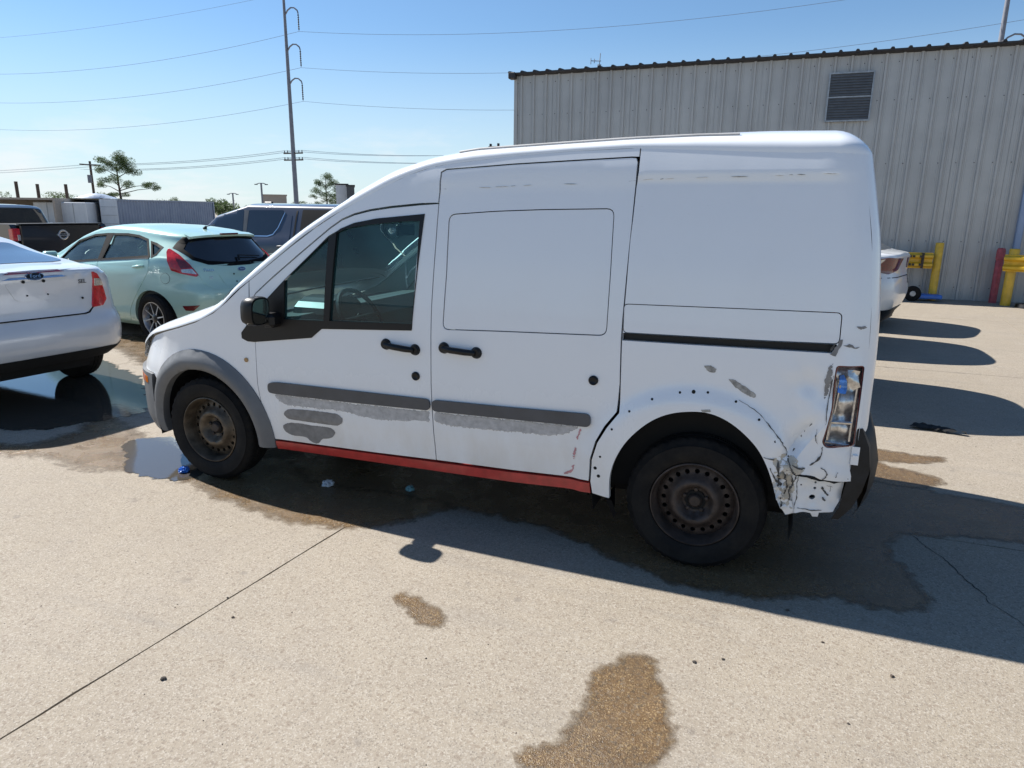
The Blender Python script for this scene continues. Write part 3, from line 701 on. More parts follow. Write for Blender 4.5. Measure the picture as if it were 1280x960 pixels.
# chips along the roof joint
rr=random.Random(5); k=0
for (a_,c_,z0_,z1_) in ((1.12,1.90,1.790,1.812),(.15,1.07,1.752,1.785)):
    x=a_
    while x<c_:
        l=rr.uniform(.015,.075); z=z0_+(z1_-z0_)*(x-a_)/(c_-a_)
        if rr.random()<(.75 if a_>1 else .35):
            h=rr.uniform(.0008,.0022); dz=rr.uniform(-.002,.002)
            vpanel('paint_chip',[(x,z-h*.2),(x+l*.2,z-h),(x+l*.55,z-h*.7+dz),(x+l,z+dz),(x+l*.8,z+h*.9+dz),(x+l*.35,z+h*.5)],mat=M_chip if rr.random()<.75 else M_bare,off=.0016,res=.02,gap=0,thick=.0018,mirror=False,lip=.0005); k+=1
        x+=l+rr.uniform(.0,.03)
# --- windows
fr=vpanel('window_frame',win_frame,[qglass,wglass],mat=M_black,off=.004,gap=0,thick=.03,res=.05)
vpanel('quarter_glass',[(x,z) for x,z in inset(qglass[::-1] if area(qglass)<0 else qglass,-.008)],mat=M_glass,off=-.010,gap=0,thick=0)
vpanel('door_glass',inset(wglass[::-1] if area(wglass)<0 else wglass,-.008),mat=M_glass,off=-.012,gap=0,thick=0)
vpanel('door_inner_panel',[(-1.0,.36),(-1.0,1.02),(-.5,1.03),(.09,1.05),(.09,.38)],mat=M_dgrey,off=-.075,gap=0,thick=.01)
# --- mouldings, scuffs
def stadium(pts): return rounded(pts,.028,5)
vpanel('door_moulding',stadium([(-.94,.683),(-.88,.694),(-.378,.697),(.099,.700),(.099,.639),(-.384,.629),(-.895,.624),(-.94,.628)]),mat=M_trimd,off=.012,thick=.013,gap=0,lip=.006)
vpanel('slider_moulding',stadium([(.113,.699),(.554,.708),(.955,.720),(.958,.655),(.554,.647),(.113,.638)]),mat=M_trimd,off=.013,thick=.013,gap=0,lip=.006)
def wob(P,a,seed,res=.03):
    rr=random.Random(seed); return [(x+rr.uniform(-a,a),z+rr.uniform(-a,a)) for x,z in subdiv(P,res)]
def scuffmat(name,base,dens=.5,edge=1.3):
    b=NB(name); n=b.noise(26,6,.7,None,(1,1,1)); n2=b.noise(60,4,.7,None,(.3,1,2.5))
    c=b.mixc(b.rng(n,.35,.7),tuple(x*.8 for x in base),tuple(x*1.25 for x in base)); c=b.mixc(b.rng(n2,.6,.75,0,.6),c,(.55,.54,.52))
    at=b.n('Attribute'); at.attribute_name='edge'
    m=b.rng(b.math('ADD',at.outputs['Fac'],b.math('MULTIPLY',b.math('SUBTRACT',n,.5),edge)),.28-dens*.3,.42-dens*.3)
    tr=b.n('BsdfTransparent'); s=b.n('MixShader'); b.l(m,s.inputs[0]); b.l(tr.outputs[0],s.inputs[1]); b.l(b.bsdf(c,.6,.1),s.inputs[2]); return b.end(s.outputs[0])
M_scuff=scuffmat('worn_primer',(.40,.40,.405),.05,1.9); M_scrape=scuffmat('scraped_paint',(.22,.215,.21),.25,2.0)
def scuff(pts,mat,e=.012,res=.012,off=.0015,seed=3,a=.003,name='scuff'):
    return vpanel(name,wob(rounded(pts,.03 if mat is M_prim else .008,4),a*.5,seed,.012),mat=mat,off=off,gap=0,thick=0,res=res,mirror=False,edge=e)
scuff([(-.918,.625),(-.90,.60),(-.874,.572),(-.832,.556),(-.62,.560),(-.462,.565),(-.30,.548),(-.189,.545),(0,.565),(.092,.570),(.098,.634),(-.385,.624)],M_scuff,.018)
scuff([(.116,.634),(.116,.574),(.2,.563),(.417,.567),(.6,.575),(.74,.579),(.83,.598),(.90,.640),(.93,.654),(.554,.642)],M_scuff,.018,seed=4)
scuff([(-.862,.504),(-.83,.535),(-.786,.543),(-.629,.550),(-.486,.548),(-.452,.525),(-.460,.496),(-.518,.464),(-.6,.466),(-.674,.464),(-.824,.468)],M_prim,.004,seed=6,a=.0025)
scuff([(-.885,.426),(-.836,.452),(-.75,.458),(-.674,.453),(-.60,.458),(-.539,.455),(-.515,.433),(-.545,.393),(-.618,.378),(-.640,.35),(-.665,.340),(-.700,.352),(-.728,.376),(-.828,.372),(-.872,.390)],M_prim,.004,seed=7,a=.0025)
scuff([(1.455,1.0),(1.484,1.004),(1.512,.990),(1.505,.972),(1.475,.974)],M_bare,.003,.01)
scuff([(1.562,.951),(1.588,.950),(1.638,.922),(1.684,.893),(1.680,.876),(1.651,.884),(1.598,.914)],M_bare,.003,.01)
scuff([(1.46,.806),(1.50,.812),(1.505,.800),(1.47,.795)],M_bare,.003,.01)
for i,(pts) in enumerate(([(.905,.645),(.914,.636),(.90,.60),(.893,.575),(.884,.585),(.893,.61)],[(.884,.548),(.892,.53),(.884,.50),(.876,.47),(.868,.48),(.872,.52)],[(.88,.455),(.876,.425),(.865,.40),(.82,.378),(.815,.385),(.85,.412),(.864,.44)])):
    scuff(pts,scuffmat('pink_transfer',(.50,.24,.26),.1,2.2) if i==0 else MATS['pink_transfer'],.006,.008,seed=i)
# damage marks on the corner
def onq(x,z,off): 
    p=crumple(x,z); p.y-=off; return p
def qscuff(pts,mat,e=.006,a=.003,seed=1): 
    o=patch('dent_crease',wob(pts,a,seed,.02),[],lambda x,z:onq(x,z,.002),mat,van,res=.01,thick=0,edge=e); vp(o,False)
if 0: qscuff([(1.925,.80),(1.915,.772),(1.885,.722),(1.862,.680),(1.838,.632),(1.850,.628),(1.878,.672),(1.902,.715),(1.925,.765)],M_scrape,.006)
qscuff([(1.955,1.09),(1.975,1.085),(1.99,1.13),(1.995,1.155),(1.983,1.15),(1.97,1.12)],M_prim)
qscuff([(1.945,.98),(1.955,1.04),(1.968,1.06),(1.972,1.0),(1.967,.93),(1.955,.90),(1.948,.93)],M_scrape)
if 0: qscuff([(1.94,.655),(1.955,.65),(1.945,.60),(1.905,.575),(1.91,.585),(1.932,.61)],M_scrape,.004)
if 0: qscuff([(1.968,.60),(1.99,.592),(1.995,.565),(2.0,.575),(1.998,.598),(1.975,.61)],M_scrape,.004)
qscuff([(2.0,1.13),(2.02,1.14),(2.045,1.128),(2.06,1.13),(2.04,1.12),(2.02,1.128)],M_prim,.004)
if 0: qscuff([(1.80,.72),(1.82,.68),(1.842,.62),(1.835,.60),(1.82,.64),(1.80,.69)],M_scrape,.005)
CREASES=[
[(1.917, 0.786), (1.886, 0.723), (1.854, 0.659), (1.837, 0.629)],
[(1.617, 0.862), (1.693, 0.821), (1.752, 0.764), (1.797, 0.712), (1.827, 0.665), (1.834, 0.629)],
[(1.968, 0.691), (1.964, 0.647), (1.928, 0.601)],
[(1.859, 0.601), (1.894, 0.584), (1.912, 0.589)],
[(1.972, 0.603), (1.997, 0.581), (1.993, 0.557), (1.982, 0.544)],
[(2.04, 0.586), (2.033, 0.563)],
[(1.77, 0.575), (1.802, 0.519), (1.822, 0.514)],
[(1.799, 0.617), (1.809, 0.55)],
[(1.74, 0.62), (1.786, 0.615)],
[(1.838, 0.626), (1.855, 0.586), (1.87, 0.557)],
[(1.938, 0.769), (1.937, 0.726), (1.948, 0.702)],
[(1.951, 1.101), (1.968, 1.136)],
[(1.977, 1.003), (1.97, 0.899), (1.969, 0.794)],
]
M_crease=simple('dark_crease_line',(.075,.072,.068),.7,var=.5,vs=60)
def crease(P,w,seed,fn=None):
    rr=random.Random(seed); Q=[]
    for q in crom2([(a,b,0) for a,b in P],6): Q.append((q.x+rr.uniform(-.0016,.0016),q.y+rr.uniform(-.0016,.0016)))
    n=len(Q); V=[]
    for i,(x,z) in enumerate(Q):
        a_=Q[max(i-1,0)];c_=Q[min(i+1,n-1)];dx,dz=c_[0]-a_[0],c_[1]-a_[1];l=math.hypot(dx,dz) or 1
        k=w*rr.uniform(.25,1.25)*(.35+.65*math.sin(math.pi*(i+.5)/n)); 
        for s_ in (-1,1): V.append((fn or onq)(x-dz/l*k*s_,z+dx/l*k*s_,.0035))
    o=link('dent_crease',mesh('dent_crease',V,[(2*i,2*i+1,2*i+3,2*i+2) for i in range(n-1)]),M_crease,van); vp(o,False)
for i,P in enumerate(CREASES): crease(P,(.0055,.0022,.0045,.004,.0035,.002,.005,.006,.004,.005,.002,.004,.003)[i],i)
M_dirty=scuffmat('ground_in_dirt',(.44,.40,.33),-.15,3.2)
qscuff([(1.78,.62),(1.84,.66),(1.90,.60),(1.93,.56),(1.86,.555),(1.82,.59),(1.79,.53)],M_dirty,.03,.004,12)
qscuff([(2.04,1.21),(2.075,1.215),(2.08,1.205),(2.05,1.20)],M_scrape,.004)
# screw holes left where the arch trim was
for i,(x,z) in enumerate([(1.013,.518),(.989,.454),(1.006,.414),(1.065,.664),(1.142,.76),(1.242,.828),(1.363,.871),(1.422,.88),(1.483,.883),(1.604,.855),(1.706,.787),(1.781,.699)]):
    r_=.0055 if i not in (7,1,2) else .0085
    vpanel('trim_hole',arc(x,z,r_,0,330,11),mat=M_dark,off=.0012,gap=0,thick=.002,res=.02,mirror=False,lip=.0005)
# --- grey plastic: front arch trim, bumper
def flare(x,z):
    r=math.hypot(x-A0[0],z-A0[1]); t=(r-.385)/.12
    p=vs(x,z); base=min(p.y,.35); p.y=base-.006-.034*ss(1.0,.55,t)+.03*ss(.32,-.05,t)
    return p
fo=arc(A0[0],A0[1]+.005,.503,178,-6,30); fi=arc(A0[0],A0[1],.388,-6,190,34)
lowf=[(-1.90,.262),(-1.925,.28)]
fp=fo+[(fi[0][0],fi[0][1])]+fi[1:]+lowf
flr=patch('wheel_arch_trim',fp,[],flare,M_trim,van,res=.03,thick=.05,lip=.01,smooth=50); vp(flr)
def bumper(a,z):
    # a: x along the side, wrapping to the nose
    y=yside(a,z); return Vector((a-.02,y-.012,z))
P_b=[(-1.895,.628),(-2.1,.628),(-2.30,.64),(-2.335,.60),(-2.34,.45),(-2.32,.33),(-2.25,.26),(-2.05,.24),(-1.93,.245),(-1.885,.26),(-1.905,.35),(-1.915,.45),(-1.91,.55)]
P_mk=rounded([(-2.13,.606),(-1.962,.600),(-1.966,.556),(-2.13,.552)],.008)
vpanel('front_bumper',P_b,[P_mk],mat=M_trim,fn=bumper,res=.03,gap=0)
vpanel('side_marker',P_mk,mat=M_amber,fn=lambda a,z:bumper(a,z)+Vector((0,-.002,0)),res=.02,gap=.001,thick=.02)
b=MB(); b.add([(-2.33,.55,.25),(-2.33,1.25,.25),(-2.36,1.25,.62),(-2.36,.55,.62),(-2.2,.3,.24),(-2.2,1.5,.24)],[(0,1,2,3),(0,4,5,1)]); vp(b.out('front_bumper_centre',M_trim,van),False)
vpanel('side_repeater',arc(-1.082,.805,.013,0,345,14),mat=M_amberd,off=.006,gap=0,thick=.008,res=.01)
# headlamp behind the silhouette
vpanel('headlamp',[(-2.22,.66),(-2.33,.70),(-2.30,.80),(-2.15,.84),(-2.10,.80),(-2.16,.70)],mat=M_clear,fn=lambda a,z:Vector((a-.03,min(yside(a,z),.8)-.004,z)),res=.03,gap=0)
# --- sill
def silf(x,z): return Vector((x,yside(x,z)-.003+.012*ss(.30,.27,z),z))
vpanel('sill',[(-.951,.322),(-.267,.333),(.543,.350),(.960,.368),(.966,.313),(.541,.292),(-.275,.277),(-.954,.266)],mat=M_red,fn=silf,gap=.001,thick=.09)
vpanel('underbody',[(-.95,.29),(.97,.33),(.97,.27),(-.95,.25)],mat=M_dark,off=-.12,gap=0)
# --- handles, locks
def handle(x0,xe_,z0,z1,par):
    V=[]
    cz=(z0+z1)/2; y=yside((x0+xe_)/2,cz)
    b=MB(); r=.026
    for x,z in ((x0+r,z0-.022),(xe_-r,z1+.022)):
        b.lathe([(r+.004,-.001),(r,-.012),(r*.82,-.020),(0,-.021)],(x,y,z),'Y',20)
    zc1,zc2=z0-.022,z1+.022
    b.tube([(x0+r,y-.018,zc1),(x0+.075,y-.030,zc1+(zc2-zc1)*.3),(xe_-.075,y-.030,zc1+(zc2-zc1)*.7),(xe_-r,y-.018,zc2)],[.014,.016,.016,.014],10)
    o=b.out('door_handle',M_black,par,50); return o
def hand(par,x0,x1_,z0,z1):
    o=handle(x0,x1_,z0,z1,par); xm=(x0+x1_)/2; zm=(z0+z1)/2
    pts=rounded([(xm-.062,zm+.032),(xm+.062,zm+.026),(xm+.062,zm-.030),(xm-.062,zm-.026)],.02)
    vpanel('handle_recess',pts,off=.0008,mat=M_trim if 0 else M_whsh,parent=par,gap=0,thick=.001,res=.03,lip=.0003)
M_whsh=M_white
hand(door,-.178,.044,.992,.932); hand(slid,.158,.388,.999,.944)
def lock(x,z,par): 
    y=yside(x,z); o=MB().lathe([(.023,.002),(.023,-.006),(.017,-.010),(.012,-.006),(0,-.006)],(x,y,z),'Y',22).out('lock',M_black,par,40)
lock(.019,.815,door); lock(.962,.885,slid)
# --- mirror
mb=MB(); bm=bmesh.new()
mx,my,mz=-.865,-.125,1.115
mo=empty('door_mirror',(mx,my,mz)); mo.parent=van; vp(mo)
P=[]; 
prof=[(-.070,.66),(-.058,.88),(-.028,1.0),(.005,1.0),(.02,.95)]
n=24; V=[];F=[]
for (dx,sc_) in prof:
    for i in range(n):
        a=2*math.pi*i/n; cy=.074*abs(math.cos(a))**.6*(1 if math.cos(a)>0 else -1); cz=.078*abs(math.sin(a))**.6*(1 if math.sin(a)>0 else -1)
        V.append((dx+cz*.05,cy*sc_,cz*sc_))
m=len(prof); F=[(k*n+i,k*n+(i+1)%n,(k+1)*n+(i+1)%n,(k+1)*n+i) for k in range(m-1) for i in range(n)]+[tuple(range(n))[::-1],tuple((m-1)*n+i for i in range(n))]
link('mirror_housing',mesh('mirror_housing',V,F,50),M_black,mo)
V=[( .022+v[2]*.05,v[1]*.84,v[2]*.84) for v in [(0,.074*abs(math.cos(2*math.pi*i/n))**.6*(1 if math.cos(2*math.pi*i/n)>0 else -1),.078*abs(math.sin(2*math.pi*i/n))**.6*(1 if math.sin(2*math.pi*i/n)>0 else -1)) for i in range(n)]]
link('mirror_glass',mesh('mirror_glass',V,[tuple(range(n))]),simple('mirror_silver',(.5,.55,.55),.03,metal=1,var=.02),mo)
MB().box((-.04,.05,-.10),(.05,.17,-.02),bev=.02).out('mirror_arm',M_black,mo)
mo.matrix_parent_inverse=INV
# --- wheel wells, liners
def halfdrum(name,cx,cz,r,y0,y1):
    b=MB(); n=20; V=[];F=[]
    A=[math.radians(-12+204*i/n) for i in range(n+1)]
    for a in A: V+=[(cx+r*math.cos(a),y0,cz+r*math.sin(a)),(cx+r*math.cos(a),y1,cz+r*math.sin(a))]
    F=[(2*i,2*i+2,2*i+3,2*i+1) for i in range(n)]+[tuple(2*i+1 for i in range(n+1))]
    b.add(V,F); vp(b.out(name,M_dark,van),True)
halfdrum('wheel_well',-1.456,.33,.425,.06,.34); halfdrum('wheel_well',1.43,.32,.46,.02,.34)
b=MB(); b.box((-1.85,.45,.26),(2.0,1.35,.34)); b.box((.14,.15,.33),(1.93,1.65,1.78)); b.box((-1.0,.09,.30),(.14,1.71,.40)); b.box((-2.1,.45,.36),(-1.25,1.35,.80)); b.box((-.95,.25,.25),(.95,1.55,.34)) 
vp(b.out('inner_body',M_dark,van),False)
b=MB(); b.box((1.15,.40,.20),(1.9,1.4,.30)); b.tube([(1.456,.1,.324),(1.456,1.7,.324)],.05,10); b.tube([(-1.456,.1,.324),(-1.456,1.7,.324)],.04,10); vp(b.out('axle',M_dark,van),False)
vp(MB().add([(1.045,-.0,.30),(1.075,.0,.30),(1.10,.0,.24),(1.09,.01,.20),(1.05,.20,.22),(1.045,.2,.30)],[(0,1,2,3),(3,4,5,0)]).out('mud_flap',M_seal,van),True)
# --- damaged tail lamp
P_li=P_lamp2
lamp=empty('tail_lamp',(2.03,.0,.86)); lamp.parent=van; lamp.matrix_parent_inverse=INV
def lf(off,xo=0): return lambda a,b:Vector((a-2.03,yside(a,b)+off,b-.86))
patch('lamp_back',inset(P_li[::-1] if area(P_li)<0 else P_li,-.01),[],lambda a,b:Vector((a-2.03,yside(a,b)+.045+.012*math.sin(b*55)+.006*math.sin(a*90+b*20),b-.86)),M_lampin,lamp,res=.012,thick=0,smooth=25)
ring=inset(P_li if area(P_li)>0 else P_li[::-1],.0035)
patch('lamp_rim',P_li,[ring],lf(.004),M_redd,lamp,res=.02,thick=.035)
b=MB()
def bar(a,c,w,mat=None):
    b.tube([Vector((a[0]-2.03,yside(*a)+a_off,a[1]-.86)),Vector((c[0]-2.03,yside(*c)+a_off,c[1]-.86))],w,6)
a_off=.022; bar((1.992,.98),(1.985,.72),.007); bar((2.075,.98),(2.070,.72),.006); bar((1.99,.80),(2.07,.80),.007); bar((1.975,.71),(2.07,.70),.008); bar((2.01,.98),(2.0,.84),.004)
b.out('lamp_frame',M_clear,lamp,40)
patch('blue_shard',wob([(1.998,1.0),(2.02,1.01),(2.035,.955),(2.03,.93),(2.0,.935)],.003,2),[],lambda a,b_:Vector((a-2.03,yside(a,b_)+.012+.01*math.sin(b_*120),b_-.86)),M_blueref,lamp,res=.01,thick=.003,smooth=20)
patch('broken_lens',wob([(2.03,1.03),(2.075,1.03),(2.08,.96),(2.05,.94),(2.035,.965)],.004,3),[],lambda a,b_:Vector((a-2.03,yside(a,b_)+.008+.006*math.sin(b_*90+a*60),b_-.86)),M_clear,lamp,res=.01,thick=.003,smooth=20)
# mirrored plain lamp on the far corner
vpanel('tail_lamp',P_lamp2,mat=M_redl,off=-.002,mirror='only')
# --- exposed bracket under the corner and the rear bumper
P_br=[(1.772,.545),(1.80,.575),(1.842,.598),(1.868,.559),(1.976,.538),(2.075,.535),(2.07,.455),(2.045,.39),(1.99,.377),(1.988,.355),(1.966,.352),(1.956,.370),(1.913,.373),(1.882,.362),(1.855,.352),(1.83,.385),(1.809,.426),(1.79,.48)]
def brk(a,z):
    from mathutils import noise
    return Vector((a,yside(a,.5)+.03+.012*noise.noise(Vector((a*26,z*22,0)))+.034*ss(1.89,1.80,a)*noise.noise(Vector((a*50,z*40,2)))+.004*math.sin(a*110)*ss(1.9,1.88,a),z))
hl=[arc(1.955,.445,.013,0,340,10),arc(1.962,.488,.006,0,330,8),arc(1.962,.515,.005,0,330,8),arc(1.905,.50,.004,0,330,8)]
o=patch('bumper_bracket',P_br,hl,brk,M_white,van,res=.018,thick=.02,smooth=30); vp(o,False)
o=patch('bracket_backing',[(1.80,.55),(2.05,.55),(2.04,.40),(1.83,.39)],[],lambda a,z:brk(a,z)+Vector((0,.03,0)),M_dark,van,thick=0); vp(o,False)
bk=lambda x,z,o_: brk(x,z)+Vector((0,-o_,0))
for i,(P,w) in enumerate([([(1.893,.555),(1.888,.50),(1.892,.44),(1.886,.385)],.002),([(1.84,.57),(1.835,.53),(1.848,.49),(1.84,.45)],.006),([(1.80,.545),(1.815,.52),(1.808,.49)],.006),([(1.862,.54),(1.87,.50),(1.858,.47),(1.866,.43)],.005),([(1.825,.44),(1.835,.41),(1.83,.39)],.005),([(1.815,.50),(1.835,.497)],.004),([(1.85,.43),(1.875,.425)],.003),([(1.99,.50),(2.0,.478),(2.018,.462)],.006),([(2.022,.505),(2.024,.48)],.002),([(2.008,.508),(2.03,.505)],.0015),([(1.995,.452),(2.008,.438)],.005),([(1.90,.392),(1.95,.385),(2.0,.39)],.0022),([(1.875,.555),(1.88,.53),(1.87,.51)],.004)]): crease(P,w,40+i,bk)
o=patch('dent_crease',wob([(1.80,.55),(1.88,.56),(1.88,.38),(1.83,.40)],.004,5,.02),[],lambda a,b_:brk(a,b_)+Vector((0,-.0022,0)),M_dirty,van,res=.012,thick=0,edge=.03); vp(o,False)
o=patch('torn_gap',wob([(1.87,.558),(1.92,.545),(1.975,.536),(2.03,.533),(2.085,.545),(2.085,.556),(2.03,.548),(1.975,.551),(1.92,.558)],.003,4,.02),[],lambda a,z:Vector((a,yside(a,z)-.003,z)),M_dark,van,res=.015,thick=.02); vp(o,False)
V=[];F=[]
bp=[(2.165,.06,0),(2.20,.14,1),(2.215,.35,1),(2.22,.9,1),(2.215,1.45,1),(2.20,1.66,1),(2.14,1.76,0)]
zr=[(.385,-.05),(.44,-.02),(.52,-.0),(.62,.005),(.70,-.012),(.79,-.045),(.80,-.08)]
for x,y,_ in bp:
    for z,dx in zr: V.append((x+dx-.0,y,z-(.02 if y<.1 else 0)+(.0 if y>.1 else (.0))))
m=len(zr); F=[(i*m+j,i*m+j+1,(i+1)*m+j+1,(i+1)*m+j) for i in range(len(bp)-1) for j in range(m-1)]
# wrap of the torn bumper end, hanging along the side
V2=[];
for z,dx,w in ((.36,-.095,.03),(.42,-.05,.05),(.50,-.02,.07),(.60,0.0,.075),(.70,-.015,.055),(.78,-.05,.02)):
    V2+=[(2.165+dx-w,.035,z),(2.165+dx,.04,z),(2.175+dx,.09,z)]
k=len(V); V+=V2
for i in range(5): F+=[(k+3*i,k+3*i+1,k+3*i+4,k+3*i+3),(k+3*i+1,k+3*i+2,k+3*i+5,k+3*i+4)]
me=mesh('rear_bumper',V,F,50); vp(link('rear_bumper',me,simple('scuffed_black_bumper',(.009,.0095,.011),.55,spec=.35,var=.5,vs=18,bumps=.2),van),False)
b=MB(); b.box((2.085,.03,.62),(2.115,.05,.70)); b.box((2.09,.02,.655),(2.11,.04,.665)); vp(b.out('bumper_clip',M_white,van),False)
b=MB(); b.box((2.05,.30,.36),(2.14,1.5,.50)); vp(b.out('rear_valance',M_dark,van),False)
# --- cabin
cb=MB(); cb.add([(-1.20,.12,1.02),(-.80,.12,1.06),(-.72,.12,.98),(-.72,.12,.72),(-1.2,.12,.6),(-1.20,1.68,1.02),(-.80,1.68,1.06),(-.72,1.68,.98),(-.72,1.68,.72),(-1.2,1.68,.6)],[(0,1,6,5),(1,2,7,6),(2,3,8,7),(0,4,3,2,1),(5,6,7,8,9)])
dash=cb.out('dashboard',M_dgrey,van); vp(dash,False)
bn=MB(); V=[];F=[]
for i in range(9):
    a=math.pi*i/8
    for x in (-.95,-.72): V.append((x,.46-.19*math.cos(a),1.05+.09*math.sin(a)))
bn.add(V,[(2*i,2*i+1,2*i+3,2*i+2) for i in range(8)]+[tuple(2*i+1 for i in range(9))]); bn.out('instrument_hood',M_black,dash)
sw=MB(); c0=Vector((-.60,.46,1.02)); ax=Vector((.85,0,.53)).normalized(); e1=Vector((0,1,0)); e2=ax.cross(e1)
ring=[c0+(e1*math.cos(t)+e2*math.sin(t))*.185 for t in [2*math.pi*i/28 for i in range(29)]]; sw.tube(ring,.014,8,False)
sw.tube([c0-ax*.2,c0],.03,8); 
for t in (0,math.pi,-math.pi/2): sw.tube([c0,c0+(e1*math.cos(t)+e2*math.sin(t))*.18],.015,6)
vp(sw.out('steering_wheel',M_black,van,40),False)
st=MB()
for y0 in (.28,1.06):
    st.box((-.30,y0,.55),(.10,y0+.46,.68),bev=.03); st.box((.02,y0+.0,.62),(.14,y0+.46,1.15),bev=.03); st.box((.06,y0+.12,1.16),(.13,y0+.34,1.34),bev=.02)
vp(st.out('seats',M_seat,van),False)
mr=MB(); mr.box((-.55,.80,1.49),(-.53,1.02,1.56),bev=.008); mr.tube([(-.56,.9,1.55),(-.60,.9,1.62)],.008,6); vp(mr.out('rear_view_mirror',M_black,van),False)
b=MB(); b.box((.13,.10,.40),(.15,1.70,1.78)); vp(b.out('bulkhead',M_dgrey,van),False)
b=MB(); b.tube([(-1.12,.30,1.13),(-1.0,.75,1.17)],.006,5); b.tube([(-1.14,.9,1.14),(-1.02,1.35,1.17)],.006,5); vp(b.out('wiper',M_black,van),False)
# --- wheels
def polar_patch(name,r0,r1,prof,nh,rh,hr,cx,y,cz,sgn,mat,par):
    """annulus with round holes; prof(r)->offset outwards"""
    outl=[(r1*math.cos(2*math.pi*i/48),r1*math.sin(2*math.pi*i/48)) for i in range(48)]
    inn=[(r0*math.cos(2*math.pi*i/32),r0*math.sin(2*math.pi*i/32)) for i in range(32)]
    hs=[]
    for k in range(nh):
        a=2*math.pi*k/nh; hs.append([(rh*math.cos(a)+hr*math.cos(t),rh*math.sin(a)+hr*math.sin(t)) for t in [2*math.pi*j/10 for j in range(10)]])
    return patch(name,outl,[inn]+hs,lambda a,b:Vector((cx+a,y-sgn*prof(math.hypot(a,b)),cz+b)),mat,par,res=.014,depth=(0,-sgn,0),thick=.012,lip=.002,smooth=45)
def tyre(par,cx,y,cz,r,w,rr_,sgn,mat=M_rub,name='tyre'):
    """y = outer sidewall plane, sgn=1 outer face towards -Y"""
    b=MB(); n=120; s=sgn
    prof=[(rr_,.022),(rr_+.006,.010),(rr_+.012,.004),(rr_+(r-rr_)*.45,-.004),(rr_+(r-rr_)*.62,-.002),(rr_+(r-rr_)*.72,-.003),(rr_+(r-rr_)*.74,.001),(r-.030,.004),(r-.012,.014),(r-.002,.026),(r,.045),(r,.045+.022),(r-.007,.069),(r-.007,.077),(r,.079),(r,w/2-.006),(r-.007,w/2-.004),(r-.007,w/2+.004),(r,w/2+.006),(r,w-.045),(r-.012,w-.012),(r-.03,w-.004),(rr_+.01,w-.004),(rr_,w-.02)]
    V=[];m=len(prof)
    for i in range(n):
        a=2*math.pi*i/n
        for k,(q,h) in enumerate(prof):
            if k in (8,9) and i%3==0: q-=.007
            if k in (10,11) and i%3==1: q-=.006
            V.append((cx+q*math.cos(a),y+s*h,cz+q*math.sin(a)))
    F=[(i*m+j,i*m+j+1,((i+1)%n)*m+j+1,((i+1)%n)*m+j) for i in range(n) for j in range(m-1)]
    b.add(V,F); return b.out(name,mat,par,35)
def steel_wheel(par,cx,y,cz,sgn,mat,hub,vanchild=True):
    w=empty('wheel',(0,0,0)); w.parent=par
    tyre(w,cx,y,cz,.324,.20,.203,sgn)
    rim=MB(); rim.lathe([(.206,.018),(.204,.006),(.199,.004),(.194,.012),(.191,.030),(.186,.040),(.184,.055),(.178,.085)],(cx,y,cz),'Y',64,sgn)
    ro=rim.out('rim',mat,w,40)
    def pr(r): # offset outward (negative = deeper)
        d=lerp1(r,[(0,-.078),(.05,-.078),(.064,-.076),(.076,-.045),(.088,-.030),(.104,-.030),(.122,-.050),(.14,-.064),(.16,-.066),(.178,-.078),(.2,-.08)]); return d
    polar_patch('wheel_disc',.034,.179,pr,20,.148,.0118,cx,y,cz,sgn,mat,w)
    b=MB(); b.lathe([(.034,.080),(.032,.060),(.024,.052),(0,.052)],(cx,y,cz),'Y',24,sgn)
    for k in range(5):
        a=2*math.pi*k/5+.3; b.lathe([(.011,.084),(.010,.066),(.006,.063),(0,.063)],(cx+.054*math.cos(a),y,cz+.054*math.sin(a)),'Y',6,sgn)
    b.out('hub',hub,w,40)
    b=MB(); b.lathe([(0,.11),(.186,.11)],(cx,y,cz),'Y',32,sgn); b.out('brake_drum',M_dark,w)
    w.matrix_parent_inverse=INV
    return w
steel_wheel(van,-1.456,.035,.324,1,M_grime,M_rust); steel_wheel(van,1.456,.03,.324,1,M_rust,M_rust)
steel_wheel(van,-1.456,1.765,.324,-1,M_grime,M_rust); steel_wheel(van,1.456,1.77,.324,-1,M_rust,M_rust)
# --- far side: mirrored copies about the centre plane
def mcopy(o,par):
    c=o.copy(); COL.objects.link(c); c.parent=par; 
    for ch in [q for q in bpy.data.objects if q.parent==o]: mcopy(ch,c)
    return c
MIR=Matrix.Translation((0,1.8,0))@Matrix.Diagonal((1,-1,1,1))
for o,mi in list(VP):
    if not mi: continue
    if mi=='only':
        o.matrix_parent_inverse=INV@MIR; continue
    c=mcopy(o,van); c.matrix_parent_inverse=INV@MIR
